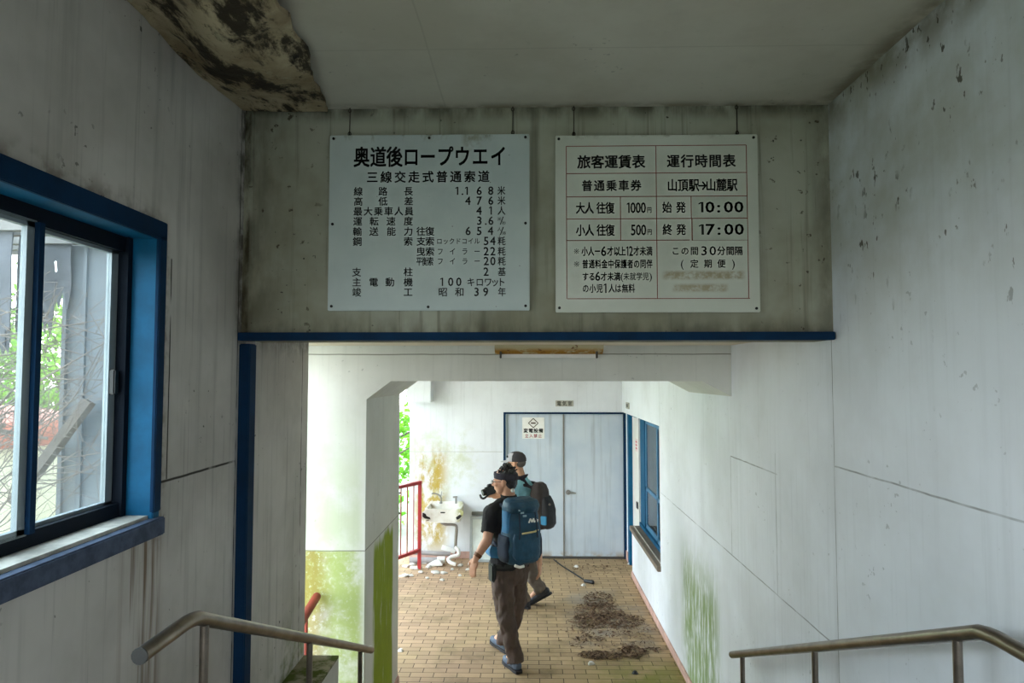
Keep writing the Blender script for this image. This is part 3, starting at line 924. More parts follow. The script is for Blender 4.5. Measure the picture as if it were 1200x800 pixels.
for y, xa, xb in ((78, 82, 815), (191, 82, 815), (287, 82, 815), (378, 82, 815), (466, 82, 580), (703, 82, 818)):
    hl(y, xa, xb)
for x, ya, yb in ((82, 78, 703), (448, 78, 703), (815, 78, 703), (301, 287, 466), (588, 287, 378)):
    vl(x, ya, yb)
R.build('ruled_lines', M_REDLINE, s2)
for ya, yb, tm in ((290, 376, '10:00'), (381, 467, '17:00')):
    u0, v0 = U2(592, ya); u1, v1 = U2(812, yb)
    xa, xb = Bq[0] + u0 * W2, Bq[0] + u1 * W2; za, zb = Bq[3] - v1 * H2, Bq[3] - v0 * H2
    p = MB().box(xa, xb, YS - 0.008, YS - 0.004, za, zb, 0.001).build('time_plate', plain('time_plate_enamel', (190, 194, 180), 0.5, var=0.05), s2)
    T = Text(((xa + xb) / 2, YS - 0.008, (za + zb) / 2), (1, 0, 0), (0, 0, 1), xb - xa, zb - za)
    for ch_, x in zip(tm, (0.17, 0.32, 0.48, 0.66, 0.85)):
        T.ch(ch_, x, 0.5, 78 * PX, 62 * PX, 0.016)
    T.build('lettering', M_BLACKPAINT, p)
R = Text(o2, (1, 0, 0), (0, 0, 1), W2, H2)
hl(466, 588, 815, 1.8); vl(590, 378, 466, 1.8)
R.build('plate_border', M_REDLINE, s2)
T = Text(o2, (1, 0, 0), (0, 0, 1), W2, H2)


def put2(chars, y, w_, h_, bold=0.014):
    for ch_, x in chars:
        u, v = U2(x, y)
        T.ch(ch_, u, v, w_ * PX, h_ * PX, bold)


put2(spread('旅客運賃表', 154, 377), 143, 56, 58, 0.02)
put2(spread('運行時間表', 518, 745), 142, 54, 56, 0.02)
put2(spread('普通乗車券', 166, 365), 241, 45, 48, 0.02)
put2(zip('山頂駅→山麓駅', (513, 556, 600, 635, 669, 712, 755)), 241, 44, 54, 0.018)
put2(zip('大人往復', (138, 174, 222, 258)), 333, 38, 50, 0.02)
put2(zip('小人往復', (138, 174, 222, 258)), 424, 38, 50, 0.02)
put2(zip('1000', (334, 352, 373, 394)), 333, 44, 62, 0.012); put2([('円', 418)], 342, 20, 26)
put2(zip('500', (352, 373, 394)), 424, 44, 62, 0.012); put2([('円', 418)], 432, 20, 26)
put2(zip('始発', (490, 546)), 332, 40, 48, 0.016)
put2(zip('終発', (490, 546)), 423, 40, 48, 0.016)
put2([('※', 121)], 510, 28, 30, 0.012); put2([('※', 121)], 562, 28, 30, 0.012)
put2(zip('小人ー', (154, 180, 206)), 510, 26, 40, 0.02); put2([('6', 231)], 510, 46, 56, 0.014)
put2(zip('才以上', (258, 285, 308)), 510, 27, 40, 0.02); put2(zip('12', (328, 342)), 510, 34, 56, 0.014); put2(zip('才未満', (364, 390, 416)), 510, 26, 40, 0.02)
put2(spread('普通料金中保護者の同伴', 156, 416), 562, 25, 38, 0.02)
put2(zip('する', (156, 183)), 613, 27, 36, 0.02); put2([('6', 206)], 612, 44, 52, 0.014)
put2(zip('才未満', (231, 258, 285)), 613, 27, 36, 0.02); put2([('(', 304)], 613, 40, 40, 0); put2(spread('未就学児', 322, 400), 613, 26, 34, 0.006); put2([(')', 420)], 613, 40, 40, 0)
put2(zip('の小児', (157, 185, 213)), 661, 27, 38, 0.016); put2([('1', 237)], 661, 44, 56, 0.014); put2(zip('人は無料', (262, 288, 316, 343)), 661, 27, 38, 0.016)
put2(zip('この間', (522, 560, 598)), 510, 34, 36, 0.01); put2(zip('30', (637, 672)), 510, 58, 52, 0.006); put2(zip('分間隔', (706, 742, 776)), 510, 34, 38, 0.014)
put2([('(', 548)], 562, 44, 44, 0); put2(zip('定期便', (597, 652, 706)), 562, 34, 36, 0.012); put2([(')', 754)], 562, 44, 44, 0)
T.build('lettering', M_BLACKPAINT, s2)

# ------------------------------------------------------------------ small signs in the passage
p0, p1 = at(612, 489, YF), at(638, 514, YF)
ws = thing('warning_sign', ((p0.x + p1.x) / 2, YF + 0.028, p1.z), 'small white warning sign with a diamond on the left blue door leaf', 'sign')
MB().box(p0.x, p1.x, YF + 0.024, YF + 0.03, p1.z, p0.z, 0.001).build('panel', M_WHITE, ws)
Wd, Hd = p1.x - p0.x, p0.z - p1.z
def T_on(): return Text(((p0.x + p1.x) / 2, YF + 0.024, (p0.z + p1.z) / 2), (1, 0, 0), (0, 0, 1), Wd, Hd)
T = T_on()
T.row('変電設備', 0.16, 0.84, 0.62, Wd * 0.21, Hd * 0.21, 0.03)
T.build('black_lettering', M_BLACKPAINT, ws)
T = T_on(); T.row('立入禁止', 0.20, 0.80, 0.87, Wd * 0.17, Hd * 0.19, 0.02); T.build('red_lettering', M_REDTXT, ws)
b = MB(); cx, cz = (p0.x + p1.x) / 2, p0.z - Hd * 0.27
q = [V((cx + dx * Wd, YF + 0.0235, cz + dz * Hd)) for dx, dz in ((0, 0.22), (0.22, 0), (0, -0.22), (-0.22, 0), (0, 0.22))]
for a, c_ in zip(q, q[1:]):
    b.tube([a, c_], 0.006, 6)
dm = b.build('diamond', plain('brown_diamond', (70, 54, 40), 0.6), ws)
T = T_on(); T.bar(0.39, 0.61, 0.235, 0.305); T.build('diamond_mark', plain('brown_mark', (96, 74, 58), 0.6), dm)

p0, p1 = at(651, 469, YF), at(672, 476, YF)
rp_ = thing('room_plate', ((p0.x + p1.x) / 2, YF, p1.z), 'small grey name plate on the wall above the blue double doors', 'sign')
MB().box(p0.x, p1.x, YF - 0.012, YF, p1.z, p0.z, 0.002).build('plate', plain('grey_plate', (176, 172, 160), 0.5), rp_)
T = Text(((p0.x + p1.x) / 2, YF - 0.012, (p0.z + p1.z) / 2), (1, 0, 0), (0, 0, 1), p1.x - p0.x, p0.z - p1.z)
T.row('電気室', 0.2, 0.8, 0.5, 0.062, 0.07, 0.012); T.build('lettering', M_BLACKPAINT, rp_)
rp2 = thing('room_plate', (XR, 8.75, 2.05), 'small grey name plate high on the right wall near the corner', 'sign')
MB().box(XR - 0.012, XR, 8.62, 8.86, 2.03, 2.11, 0.002).build('plate', plain('grey_plate', (170, 168, 158), 0.5), rp2)
T = Text((XR - 0.012, 8.74, 2.07), (0, -1, 0), (0, 0, 1), 0.24, 0.08)
T.bar(0.22, 0.42, 0.25, 0.75); T.bar(0.5, 0.72, 0.25, 0.75); T.build('faded_print', M_BLACKPAINT, rp2)
stk = thing('door_sticker', (XR + 0.088, 8.66, 1.5), 'small white notice with red print on the narrow white door', 'sticker')
MB().box(XR + 0.087, XR + 0.09, 8.58, 8.74, 1.50, 1.66).build('paper', plain('notice_paper', (232, 214, 214), 0.7), stk)
T = Text((XR + 0.087, 8.66, 1.58), (0, -1, 0), (0, 0, 1), 0.16, 0.16)
for v in (0.25, 0.5, 0.75):
    T.bar(0.15, 0.85, v - 0.06, v + 0.06)
T.build('print', M_REDTXT, stk)

# ------------------------------------------------------------------ washbasin and what lies around it
zt, zb, yb0 = 0.735, 0.56, 8.86
sk = thing('washbasin', (-1.09, YF, zb), 'broken white washbasin on the far wall with yellow stains', 'washbasin')
xa, xb = -1.372, -0.822
b = MB()
prof = [(xa + 0.07, zt), (xb - 0.05, zt), (xb, zt - 0.03), (xb - 0.012, zt - 0.09), (xb - 0.075, zb + 0.02), (xb - 0.14, zb), (xa + 0.2, zb), (xa + 0.1, zb + 0.035), (xa, zb + 0.05), (xa, zt - 0.06)]
b.prism([V((x, yb0, z)) for x, z in prof], (0, 0.03, 0))                      # front apron
b.box(xa + 0.05, xb - 0.04, YF - 0.05, YF - 0.002, zb + 0.02, zt + 0.025, 0.01)  # back
b.box(xa + 0.06, xb - 0.05, yb0 + 0.02, YF - 0.03, zb + 0.005, zb + 0.03)
b.prism([V((xa + 0.045, yb0 + 0.02, zt)), V((xa + 0.07, yb0 + 0.02, zt)), V((xa + 0.11, yb0 + 0.02, zb + 0.02)), V((xa + 0.085, yb0 + 0.02, zb + 0.02))], (0, YF - 0.04 - yb0, 0))
b.prism([V((xb - 0.06, yb0 + 0.02, zt)), V((xb - 0.035, yb0 + 0.02, zt)), V((xb - 0.085, yb0 + 0.02, zb + 0.02)), V((xb - 0.11, yb0 + 0.02, zb + 0.02))], (0, YF - 0.04 - yb0, 0))
bmesh.ops.recalc_face_normals(b.bm, faces=b.bm.faces[:]); b.bm.normal_update(); bmesh.ops.triangulate(b.bm, faces=[f for f in b.bm.faces if len(f.verts) > 4], ngon_method='EAR_CLIP')
m = Mat('stained_porcelain', 0.3)
X_, Y_, Z_ = m.xyz()
c = m.mix(lin((222, 216, 204)), lin((240, 238, 232)), m.ramp(m.noise(6, 4), 0.3, 0.6))
c = m.mix(c, lin((158, 156, 70)), m.mul(m.ramp(X_, -0.95, -0.86), m.ramp(m.noise(18, 4), 0.42, 0.6), 0.85))
c = m.mix(c, lin((176, 158, 132)), m.mul(m.ramp(X_, -1.2, -1.28), m.ramp(m.noise(9, 4), 0.35, 0.6), 0.8))
m.base(c)
bas = b.build('basin', m.m, sk)
MB().prism([V((xa + 0.02, yb0 - 0.004, zb + 0.13)), V((xa + 0.06, yb0 - 0.004, zb + 0.115)), V((xa + 0.075, yb0 - 0.004, zb + 0.085)), V((xa + 0.115, yb0 - 0.004, zb + 0.07)), V((xa + 0.125, yb0 - 0.004, zb + 0.045)), V((xa + 0.05, yb0 - 0.004, zb + 0.055)), V((xa + 0.02, yb0 - 0.004, zb + 0.08))], (0, 0.012, 0)).build('hole_shade', M_HOLESHADE, bas)  # thin dark plate painting the shade inside the left broken corner
MB().prism([V((xb - 0.02, yb0 - 0.004, zt - 0.08)), V((xb - 0.05, yb0 - 0.004, zt - 0.07)), V((xb - 0.1, yb0 - 0.004, zb + 0.07)), V((xb - 0.085, yb0 - 0.004, zb + 0.04)), V((xb - 0.045, yb0 - 0.004, zb + 0.06))], (0, 0.012, 0)).build('hole_shade', M_HOLESHADE, bas)  # same painted shade at the right broken corner
MB().box(-1.12, -1.06, yb0 - 0.004, yb0 + 0.01, zt - 0.052, zt - 0.036, 0.002).build('overflow_slot', M_DARK, bas)
b = MB(); fx = at(515, 590, 9.1).x
b.tube(smooth_path([(fx, YF - 0.05, zt), (fx, YF - 0.06, zt + 0.08), (fx - 0.03, YF - 0.1, zt + 0.125), (fx - 0.09, YF - 0.14, zt + 0.15), (fx - 0.11, YF - 0.15, zt + 0.14)]), 0.011, 8)
b.disc((fx, YF - 0.05, zt), (0, 0, 1), 0.02, 0.02); b.tube([(fx, YF - 0.05, zt + 0.1), (fx + 0.012, YF - 0.05, zt + 0.16)], 0.007, 6)
b.build('faucet', M_CHROME, sk, smooth=True)
b = MB(); fx = at(533, 590, 9.1).x
b.tube([(fx, YF - 0.05, zt), (fx, YF - 0.05, zt + 0.08)], 0.013, 8); b.tube([(fx - 0.04, YF - 0.06, zt + 0.085), (fx + 0.02, YF - 0.06, zt + 0.09)], 0.012, 8)
b.build('tap', M_CHROME, sk, smooth=True)
P = lambda x, y, Y=9.0: at(x, y, Y)
MB().tube(smooth_path([P(515, 603), P(515.5, 610), P(521, 614), P(530, 614.5), P(534.5, 616), P(535, 622)]), 0.017, 10).build('drain_pipe', M_GREYPIPE, sk, smooth=True)
MB().tube([P(535, 620), P(533.5, 643)], 0.020, 10).build('waste_pipe', M_CHROME, sk, smooth=True)
MB().tube(smooth_path([P(533.5, 641, 8.98), P(537, 644, 8.96), P(537, 650, 8.94), P(530, 652, 8.92), P(525.5, 655, 8.9), P(528, 659, 8.85), P(534, 661, 8.84)]), 0.024, 10).build('trap_bend', M_WHITE, sk, smooth=True)

gp = thing('loose_pipe', (-1.3, 9.0, 0.0), 'long grey pipe lying along the foot of the far wall', 'pipe')
MB().tube([(-1.56, 9.10, 0.125), (-1.02, 9.12, 0.10)], 0.028, 12).build('tube', M_GREYPIPE, gp, smooth=True)
MB().tube([(-1.54, 9.02, 0.04), (-1.14, 9.03, 0.04)], 0.040, 12).build('lower_tube', M_GREYPIPE, gp, smooth=True)
MB().tube([(-1.18, 9.028, 0.045), (-1.08, 9.032, 0.045)], 0.045, 12).build('coupling', M_WHITE, gp, smooth=True)
ch = thing('fallen_trough', (-1.0, 9.08, 0.1), 'short white metal channel lying askew beside the waste pipe', 'channel')
Mx = Matrix.Translation(P(525, 645, 9.2)) @ Matrix.Rotation(math.radians(18), 4, 'Y')
MB().obox(Mx, 0.19, 0.06, 0.012).obox(Mx @ Matrix.Translation((0, -0.03, 0.02)), 0.19, 0.008, 0.045).obox(Mx @ Matrix.Translation((0, 0.03, 0.02)), 0.19, 0.008, 0.045).build('channel', M_WHITE, ch)

cab = thing('framed_panel', (-0.5, 9.18, 0), 'white panel in a grey metal frame leaning against the far wall', 'panel')
p0 = at(551, 605, 9.18); x0, x1, z1 = p0.x, p0.x + 0.46, p0.z
lean = Matrix.Translation((0, 9.12, 0)) @ Matrix.Rotation(math.radians(-6), 4, 'X')
def lb(x0, x1, y0, y1, z0, z1):
    return lean @ Matrix.Translation(((x0 + x1) / 2, (y0 + y1) / 2, (z0 + z1) / 2)), x1 - x0, y1 - y0, z1 - z0
b = MB()
for q in ((x0, x0 + 0.03, -0.02, 0.02, 0, z1), (x1 - 0.03, x1, -0.02, 0.02, 0, z1), (x0 + 0.03, x1 - 0.03, -0.02, 0.02, 0, 0.03), (x0 + 0.03, x1 - 0.03, -0.02, 0.02, z1 - 0.03, z1)):
    b.obox(*lb(*q))
b.build('frame', plain('grey_frame', (170, 176, 178), 0.5), cab)
b = MB(); b.obox(*lb(x0 + 0.03, x1 - 0.03, -0.004, 0.004, 0.03, z1 - 0.03)); b.build('sheet', plain('pale_sheet', (216, 224, 220), 0.4), cab)
br = MB().box(at(553, 600, YF).x, at(566, 600, YF).x, YF - 0.05, YF, at(553, 603, YF).z, at(553, 599, YF).z, 0.004).build('wall_bracket', plain('grey_bracket', (120, 116, 108), 0.6))
tag(br, 'small grey bracket on the far wall right of the washbasin', 'bracket')

# porcelain and tile fragments on the floor
frag = [((512, 662), 0.22, 0.1, 'large curved porcelain fragment below the washbasin'),
        ((470, 651), 0.12, 0.13, 'white lump of broken porcelain beside the mossy column'),
        ((553, 661), 0.10, 0.06, 'white fragment on the floor beside the leaning panel'),
        ((498, 660), 0.09, 0.03, 'flat white shard left of the large fragment'),
        ((486, 666), 0.14, 0.025, 'long flat tan shard lying left of the large fragment'),
        ((503, 665), 0.08, 0.03, 'small white shard touching the large fragment'),
        ((474, 675), 0.12, 0.02, 'flat beige shard on the pavers near the column'),
        ((483, 662), 0.09, 0.03, 'small white shard between the long tan shard and the grey pipe'),
        ((510, 671), 0.13, 0.02, 'thin flat shard in front of the large fragment'),
        ((520, 672), 0.10, 0.02, 'thin shard right of and before the large fragment'),
        ((540, 663), 0.07, 0.03, 'small grey chip near the trap bend'),
        ((530, 668), 0.05, 0.03, 'small white chip right of the large fragment'),
        ((539, 675), 0.06, 0.02, 'tiny white chip out in front of the panel'),
        ((482, 675), 0.07, 0.02, 'small beige chip on the pavers beside the long beige shard'),
        ((501, 678), 0.05, 0.015, 'tiny chip nearest the viewer among the shards'),
        ((493, 671), 0.07, 0.02, 'small flat tan chip in the middle of the shards'),
        ((530, 661), 0.08, 0.04, 'grey white lump just right of the large fragment'),
        ((548, 668), 0.06, 0.02, 'small chip before the white fragment by the panel'),
        ((476, 664), 0.10, 0.02, 'flat white shard close to the mossy column'),
        ((518, 680), 0.06, 0.015, 'small flat chip on the pavers before the thin shards')]
for i, ((px, py), sz, hgt, lab) in enumerate(frag):
    rnd = random.Random(40 + i)
    c_ = on_floor(px, py)
    n = rnd.randint(5, 7); an = sorted(rnd.uniform(0, 2 * PI) for _ in range(n))
    an = [2 * PI * k / n + rnd.uniform(-0.35, 0.35) for k in range(n)]
    rr = [sz * rnd.uniform(0.38, 0.62) for _ in range(n)]
    b = MB(); th = 0.012
    tilt = rnd.uniform(-0.25, 0.25) if hgt < 0.05 else 0.5
    rows = []
    for k in (0, 1, 2):
        s_ = (1.0, 0.66, 0.3)[k]; zz = (0.0, 0.35, 0.5)[k] * hgt
        rows.append([V((c_.x + math.cos(a) * r * s_, c_.y + math.sin(a) * r * s_ * 0.9, max(0.001, zz + tilt * 0.3 * r * s_ * math.cos(a) + 0.004))) for a, r in zip(an, rr)])
    top = [[p + V((0, 0, th)) for p in r_] for r_ in rows]
    b.rings([rows[2], rows[1], rows[0], top[0], top[1], top[2]])
    tag(b.build('porcelain_fragment', M_SHARD), lab, 'fragment', 'broken pieces below the washbasin')

# ------------------------------------------------------------------ red railing at the left opening
rg = thing('red_railing', (-1.39, 8.9, 0), 'bright red metal railing at the edge of the left opening', 'railing')
e0, e1 = V((-1.375, 8.78, 0)), V((-1.60, 8.39, 0))
dr = (e1 - e0).normalized(); e1 = e0 + dr * 1.1
MB().tube([e0 + V((0, 0, 0.0)), e0 + V((0, 0, 1.10))], 0.030, 4).build('post', M_RED, rg)
MB().tube([e1, e1 + V((0, 0, 1.10))], 0.030, 4).build('post', M_RED, rg)
MB().tube([e0 + V((0, 0, 1.085)) - dr * 0.02, e1 + V((0, 0, 1.085))], 0.028, 4).build('top_rail', M_RED, rg)
MB().tube([e0 + V((0, 0, 0.235)), e1 + V((0, 0, 0.235))], 0.028, 4).build('bottom_rail', M_RED, rg)
for k in range(1, 9):
    p = e0 + dr * 0.122 * k
    MB().tube([p + V((0, 0, 0.235)), p + V((0, 0, 1.085))], 0.009, 6).build('baluster', plain('faded_pink_bar', (172, 120, 120), 0.5) if k == 1 else M_REDOLD, rg)
b = MB(); hq = V((-1.50, 7.9, 0)); hq = at(469, 590, 8.2)
b.tube(smooth_path([hq + V((0.0, 0, 0.13)), hq + V((-0.03, 0, 0.10)), hq + V((-0.035, 0, -0.08)), hq + V((0, 0, -0.12))]), 0.012, 8)
b.tube([V((hq.x - 0.04, hq.y, -0.1)), V((hq.x - 0.04, hq.y, hq.z + 0.2))], 0.018, 8)
tag(b.build('grey_post', M_DARK, smooth=True), 'thin dark post with a loop behind the mossy column', 'post')

# red handrail of the side stair
rr_ = thing('red_handrail', (-1.3, 4.3, 0), 'faded red handrail end in front of the mossy column', 'handrail')
pa, pb, pc = at(371, 699, 4.27), at(352, 730, 4.02), at(330, 760, 3.99)
MB().caps(pa, 0.026, pb, 0.026).build('rail', M_REDOLD, rr_, smooth=True)
pp = at(359, 720, 4.16)
MB().tube([(pp.x, 4.16, 0), (pp.x, 4.16, pp.z)], 0.011, 8).build('post', M_REDOLD, rr_, smooth=True)

# ------------------------------------------------------------------ ceiling board hanging loose
m = Mat('rotten_board', 0.85, spec=0.25)
X_, Y_, Z_ = m.xyz()
c = m.mix(lin((134, 116, 88)), lin((186, 170, 140)), m.ramp(m.noise(3.0, 5, 0.65), 0.3, 0.65))
c = m.mix(c, lin((40, 32, 24)), m.mul(m.ramp(m.noise(3.4, 6, 0.72, stretch=(2.2, 0.8, 1), off=(1, 0, 0)), 0.47, 0.58), 0.95))
c = m.mix(c, lin((22, 18, 14)), m.mul(m.ramp(m.noise(16, 5, 0.75), 0.58, 0.66), 0.8))
c = m.mix(c, lin((176, 168, 140)), m.mul(m.ramp(m.noise(6, 4, off=(0, 4, 0)), 0.62, 0.7), 0.7))
m.base(c); m.bump(m.noise(24, 5), 0.6, 0.02)
NX, NY = 22, 44
def board(x, y, k):
    """underside of the loose board"""
    tx = (x - XL) / 0.48
    fy = min(1, max(0.12, (2.80 - y) / 0.5))
    z = ZC - 0.016 - (0.075 * math.sin(min(1, max(0, tx)) * PI * 0.9) + 0.015) * fy
    z += mnoise.fractal(V((x * 3, y * 2, 1.7)), 0.8, 2.0, 4) * 0.05 * fy
    return V((x, y, min(z, ZC - 0.012) + (0.016 if k else 0)))
b = MB(); grid = [[], []]
for k in (0, 1):
    for j in range(NY + 1):
        y = 1.1 + (2.84 - 1.1) * j / NY
        xr = -0.735 - 0.105 * min(1.05, max(0, (y - 1.95) / 0.8)) + 0.02 * math.exp(-((y - 2.35) / 0.1) ** 2) + 0.018 * mnoise.noise(V((y * 9, 0, 3)))
        grid[k].append([b.bm.verts.new(board(XL + 0.004 + (xr - XL) * i / NX, y, k)) for i in range(NX + 1)])
for k in (0, 1):
    for j in range(NY):
        for i in range(NX):
            b.face((grid[k][j][i], grid[k][j][i + 1], grid[k][j + 1][i + 1], grid[k][j + 1][i]))
for j in range(NY):
    for i in (0, NX):
        b.face((grid[0][j][i], grid[1][j][i], grid[1][j + 1][i], grid[0][j + 1][i]))
for i in range(NX):
    for j in (0, NY):
        b.face((grid[0][j][i], grid[0][j][i + 1], grid[1][j][i + 1], grid[1][j][i]))
tag(b.build('hanging_ceiling_board', m.m, smooth=True), 'rotten brown ceiling board hanging loose in the upper left corner', 'ceiling board')

# ------------------------------------------------------------------ leaves, cable on the floor
b = MB(); rnd = random.Random(3)
patches = [(0.80, 6.98, 0.42, 0.24, 760), (0.74, 7.25, 0.28, 0.3, 420), (0.78, 7.6, 0.2, 0.32, 260), (0.8, 6.75, 0.5, 0.2, 160), (0.75, 6.5, 0.5, 0.5, 120), (0.64, 6.12, 0.22, 0.10, 300), (0.93, 6.2, 0.14, 0.15, 220), (0.56, 6.5, 0.16, 0.06, 60), (0.9, 8.8, 0.4, 0.25, 60), (0.75, 6.7, 0.5, 0.9, 60), (1.12, 6.25, 0.15, 0.04, 24)]
for cx, cy, rx, ry, n in patches:
    for _ in range(n):
        a = rnd.uniform(0, 2 * PI); r = math.sqrt(rnd.random()) * (0.75 + 0.25 * rnd.random())
        x, y = cx + math.cos(a) * r * rx, cy + math.sin(a) * r * ry
        if x > XR - 0.04: continue
        L = rnd.uniform(0.02, 0.055); wd = L * rnd.uniform(0.12, 0.5); th = rnd.uniform(0, 2 * PI)
        z = 0.004 + 0.03 * rnd.random() * (1 - r)
        d = V((math.cos(th), math.sin(th), rnd.uniform(-0.1, 0.35))); e = V((-math.sin(th), math.cos(th), rnd.uniform(-0.3, 0.3)))
        c0 = V((x, y, z)); curl = rnd.uniform(0.1, 0.5) * L
        vs = [b.bm.verts.new(p) for p in (c0 - d * L / 2, c0 + e * wd / 2 + V((0, 0, curl * 0.5)), c0 + d * L / 2 + V((0, 0, curl * 0.2)), c0 - e * wd / 2 + V((0, 0, curl * 0.5)))]
        for v in vs:
            v.co.z = max(v.co.z, 0.002)
        b.face((vs[0], vs[1], vs[2])); b.face((vs[0], vs[2], vs[3]))
m = Mat('dead_leaves', 0.9, spec=0.15)
m.base(m.mix(lin((78, 60, 50)), lin((146, 120, 98)), m.ramp(m.noise(40, 2), 0.35, 0.65)))
me = bpy.data.meshes.new('dead_leaves'); b.bm.to_mesh(me); b.bm.free()
tag(link_mesh('dead_leaves', me, m.m), 'heaps of brown dead leaves on the pavers near the right wall', 'leaves', kind='stuff')
b = MB()
q = [on_floor(x, y) + V((0, 0, 0.008)) for x, y in ((649, 656), (658, 663), (672, 672), (686, 681))]
b.tube(smooth_path(q), 0.008, 8)
cb = tag(b.build('cable', M_DARK, smooth=True), 'thin dark cable lying on the pavers in front of the blue doors', 'cable')
e = on_floor(689, 683)
MB().caps(e + V((-0.03, 0.02, 0.02)), 0.02, e + V((0.05, -0.03, 0.02)), 0.024).build('plug', M_DARK, cb, smooth=True)
for px, py, lab, mt in ((676, 664, 'pale scrap on the pavers in front of the blue doors', M_SHARD), (738, 661, 'pale scrap by the corner of the right wall', M_SHARD), (684, 686, 'pale scrap beside the end of the cable', M_SHARD), (692, 778, 'pale scrap on the pavers before the leaves', M_SHARD), (744, 789, 'dark clump on the pavers at the near right', M_DARK), (470, 763, 'pale scrap with a dark end by the mossy column', M_SHARD)):
    c_ = on_floor(px, py); b = MB(); rnd = random.Random(px)
    ring = [V((c_.x + math.cos(a) * 0.035 * rnd.uniform(0.6, 1.3), c_.y + math.sin(a) * 0.03 * rnd.uniform(0.6, 1.3), 0.001)) for a in [k * PI / 3 for k in range(6)]]
    b.rings([ring, [V((p.x * 0.5 + c_.x * 0.5, p.y * 0.5 + c_.y * 0.5, 0.022)) for p in ring]])
    tag(b.build('litter_scrap', mt), lab, 'scrap', 'scraps on the passage floor')

# ------------------------------------------------------------------ outside: trees, tank, posts, dry branches
def leaf_mat(name, a, bb):
    m = Mat(name, 0.6); nt = m.nt; out_ = nt.nodes['Material Output']
    c = m.mix(lin(a), lin(bb), m.ramp(m.noise(5, 3), 0.3, 0.7)); m.base(c)
    tr = m.node('BsdfTranslucent'); m.put(tr.inputs['Color'], c)
    ms = m.node('MixShader'); ms.inputs[0].default_value = 0.5
    nt.links.new(m.b.outputs[0], ms.inputs[1]); nt.links.new(tr.outputs[0], ms.inputs[2]); nt.links.new(ms.outputs[0], out_.inputs[0])
    return m.m


M_LEAF = leaf_mat('fresh_green_leaf', (66, 128, 18), (124, 178, 48))
M_LEAF2 = leaf_mat('pale_green_leaf', (96, 138, 48), (150, 178, 88))
M_BARK = plain('grey_bark', (98, 88, 78), 0.9, var=0.25)
M_DRY = plain('dry_twig', (112, 102, 94), 0.9, var=0.25)


def tree(x, y, h, r, n, label, mt, seed, z0=-0.13, low=0.25, ls=0.13, group='trees outside the building'):
    rnd = random.Random(seed)
    t = thing('leafy_tree', (x, y, z0), label, 'tree', group)
    b = MB()
    b.tube(smooth_path([(x, y, z0), (x + rnd.uniform(-.15, .15), y, z0 + h * 0.3), (x + rnd.uniform(-.3, .3), y + .1, z0 + h * 0.6), (x, y, z0 + h * 0.9)]), [0.10 - 0.09 * k / 18 for k in range(19)], 8)
    for k in range(9):
        a = rnd.uniform(0, 2 * PI); zb = z0 + h * rnd.uniform(low, 0.8)
        b.tube([(x, y, zb), (x + math.cos(a) * r * .4, y + math.sin(a) * r * .4, zb + h * .1), (x + math.cos(a) * r * .85, y + math.sin(a) * r * .85, zb + h * .16)], [0.04, 0.025, 0.008], 6)
    b.build('trunk', M_BARK, t, smooth=True)
    b = MB()
    cl = [(rnd.uniform(0, 2 * PI), rnd.random() ** .5 * r, z0 + h * rnd.uniform(low, 1.0)) for _ in range(34)]
    for _ in range(n):
        a, q, zz = rnd.choice(cl)
        c_ = V((x + math.cos(a) * q, y + math.sin(a) * q, zz)) + V((rnd.gauss(0, .28), rnd.gauss(0, .28), rnd.gauss(0, .24))) * (r / 1.4)
        if c_.z < z0 + 0.05: continue
        d = V((rnd.uniform(-1, 1), rnd.uniform(-1, 1), rnd.uniform(-.9, .4))).normalized()
        e = d.cross(V((rnd.uniform(-1, 1), rnd.uniform(-1, 1), rnd.uniform(-1, 1)))).normalized()
        L = ls * rnd.uniform(.6, 1.2); f = d.cross(e) * L * .12
        vs = [b.bm.verts.new(p) for p in (c_ - d * L / 2, c_ + e * L * .28 + f, c_ + d * L / 2, c_ - e * L * .28 + f)]
        b.face((vs[0], vs[1], vs[2])); b.face((vs[0], vs[2], vs[3]))
    me = bpy.data.meshes.new('foliage'); b.bm.to_mesh(me); b.bm.free()
    link_mesh('foliage', me, mt, t)
    return t


tree(-2.9, 12.6, 4.6, 1.3, 4200, 'bright green tree seen between the mossy column and the far wall', M_LEAF, 5, low=0.05, ls=0.16)
tree(-7.0, 18.0, 6.6, 2.0, 3800, 'taller green tree further back beyond the left opening', M_LEAF, 6, low=0.05, ls=0.2)
tree(-6.2, 8.6, 3.3, 1.7, 4200, 'pale green leafy tree behind the branches in the hall window', M_LEAF2, 8, low=0.1, ls=0.15)
tree(-10.8, 9.4, 3.6, 1.8, 3600, 'fresh green tree at the left edge of the hall window view', M_LEAF, 9, low=0.1, ls=0.17)
tree(-11.6, 15.4, 3.9, 2.2, 3600, 'far green tree low behind the white post outside the hall window', M_LEAF2, 11, low=0.1, ls=0.2)

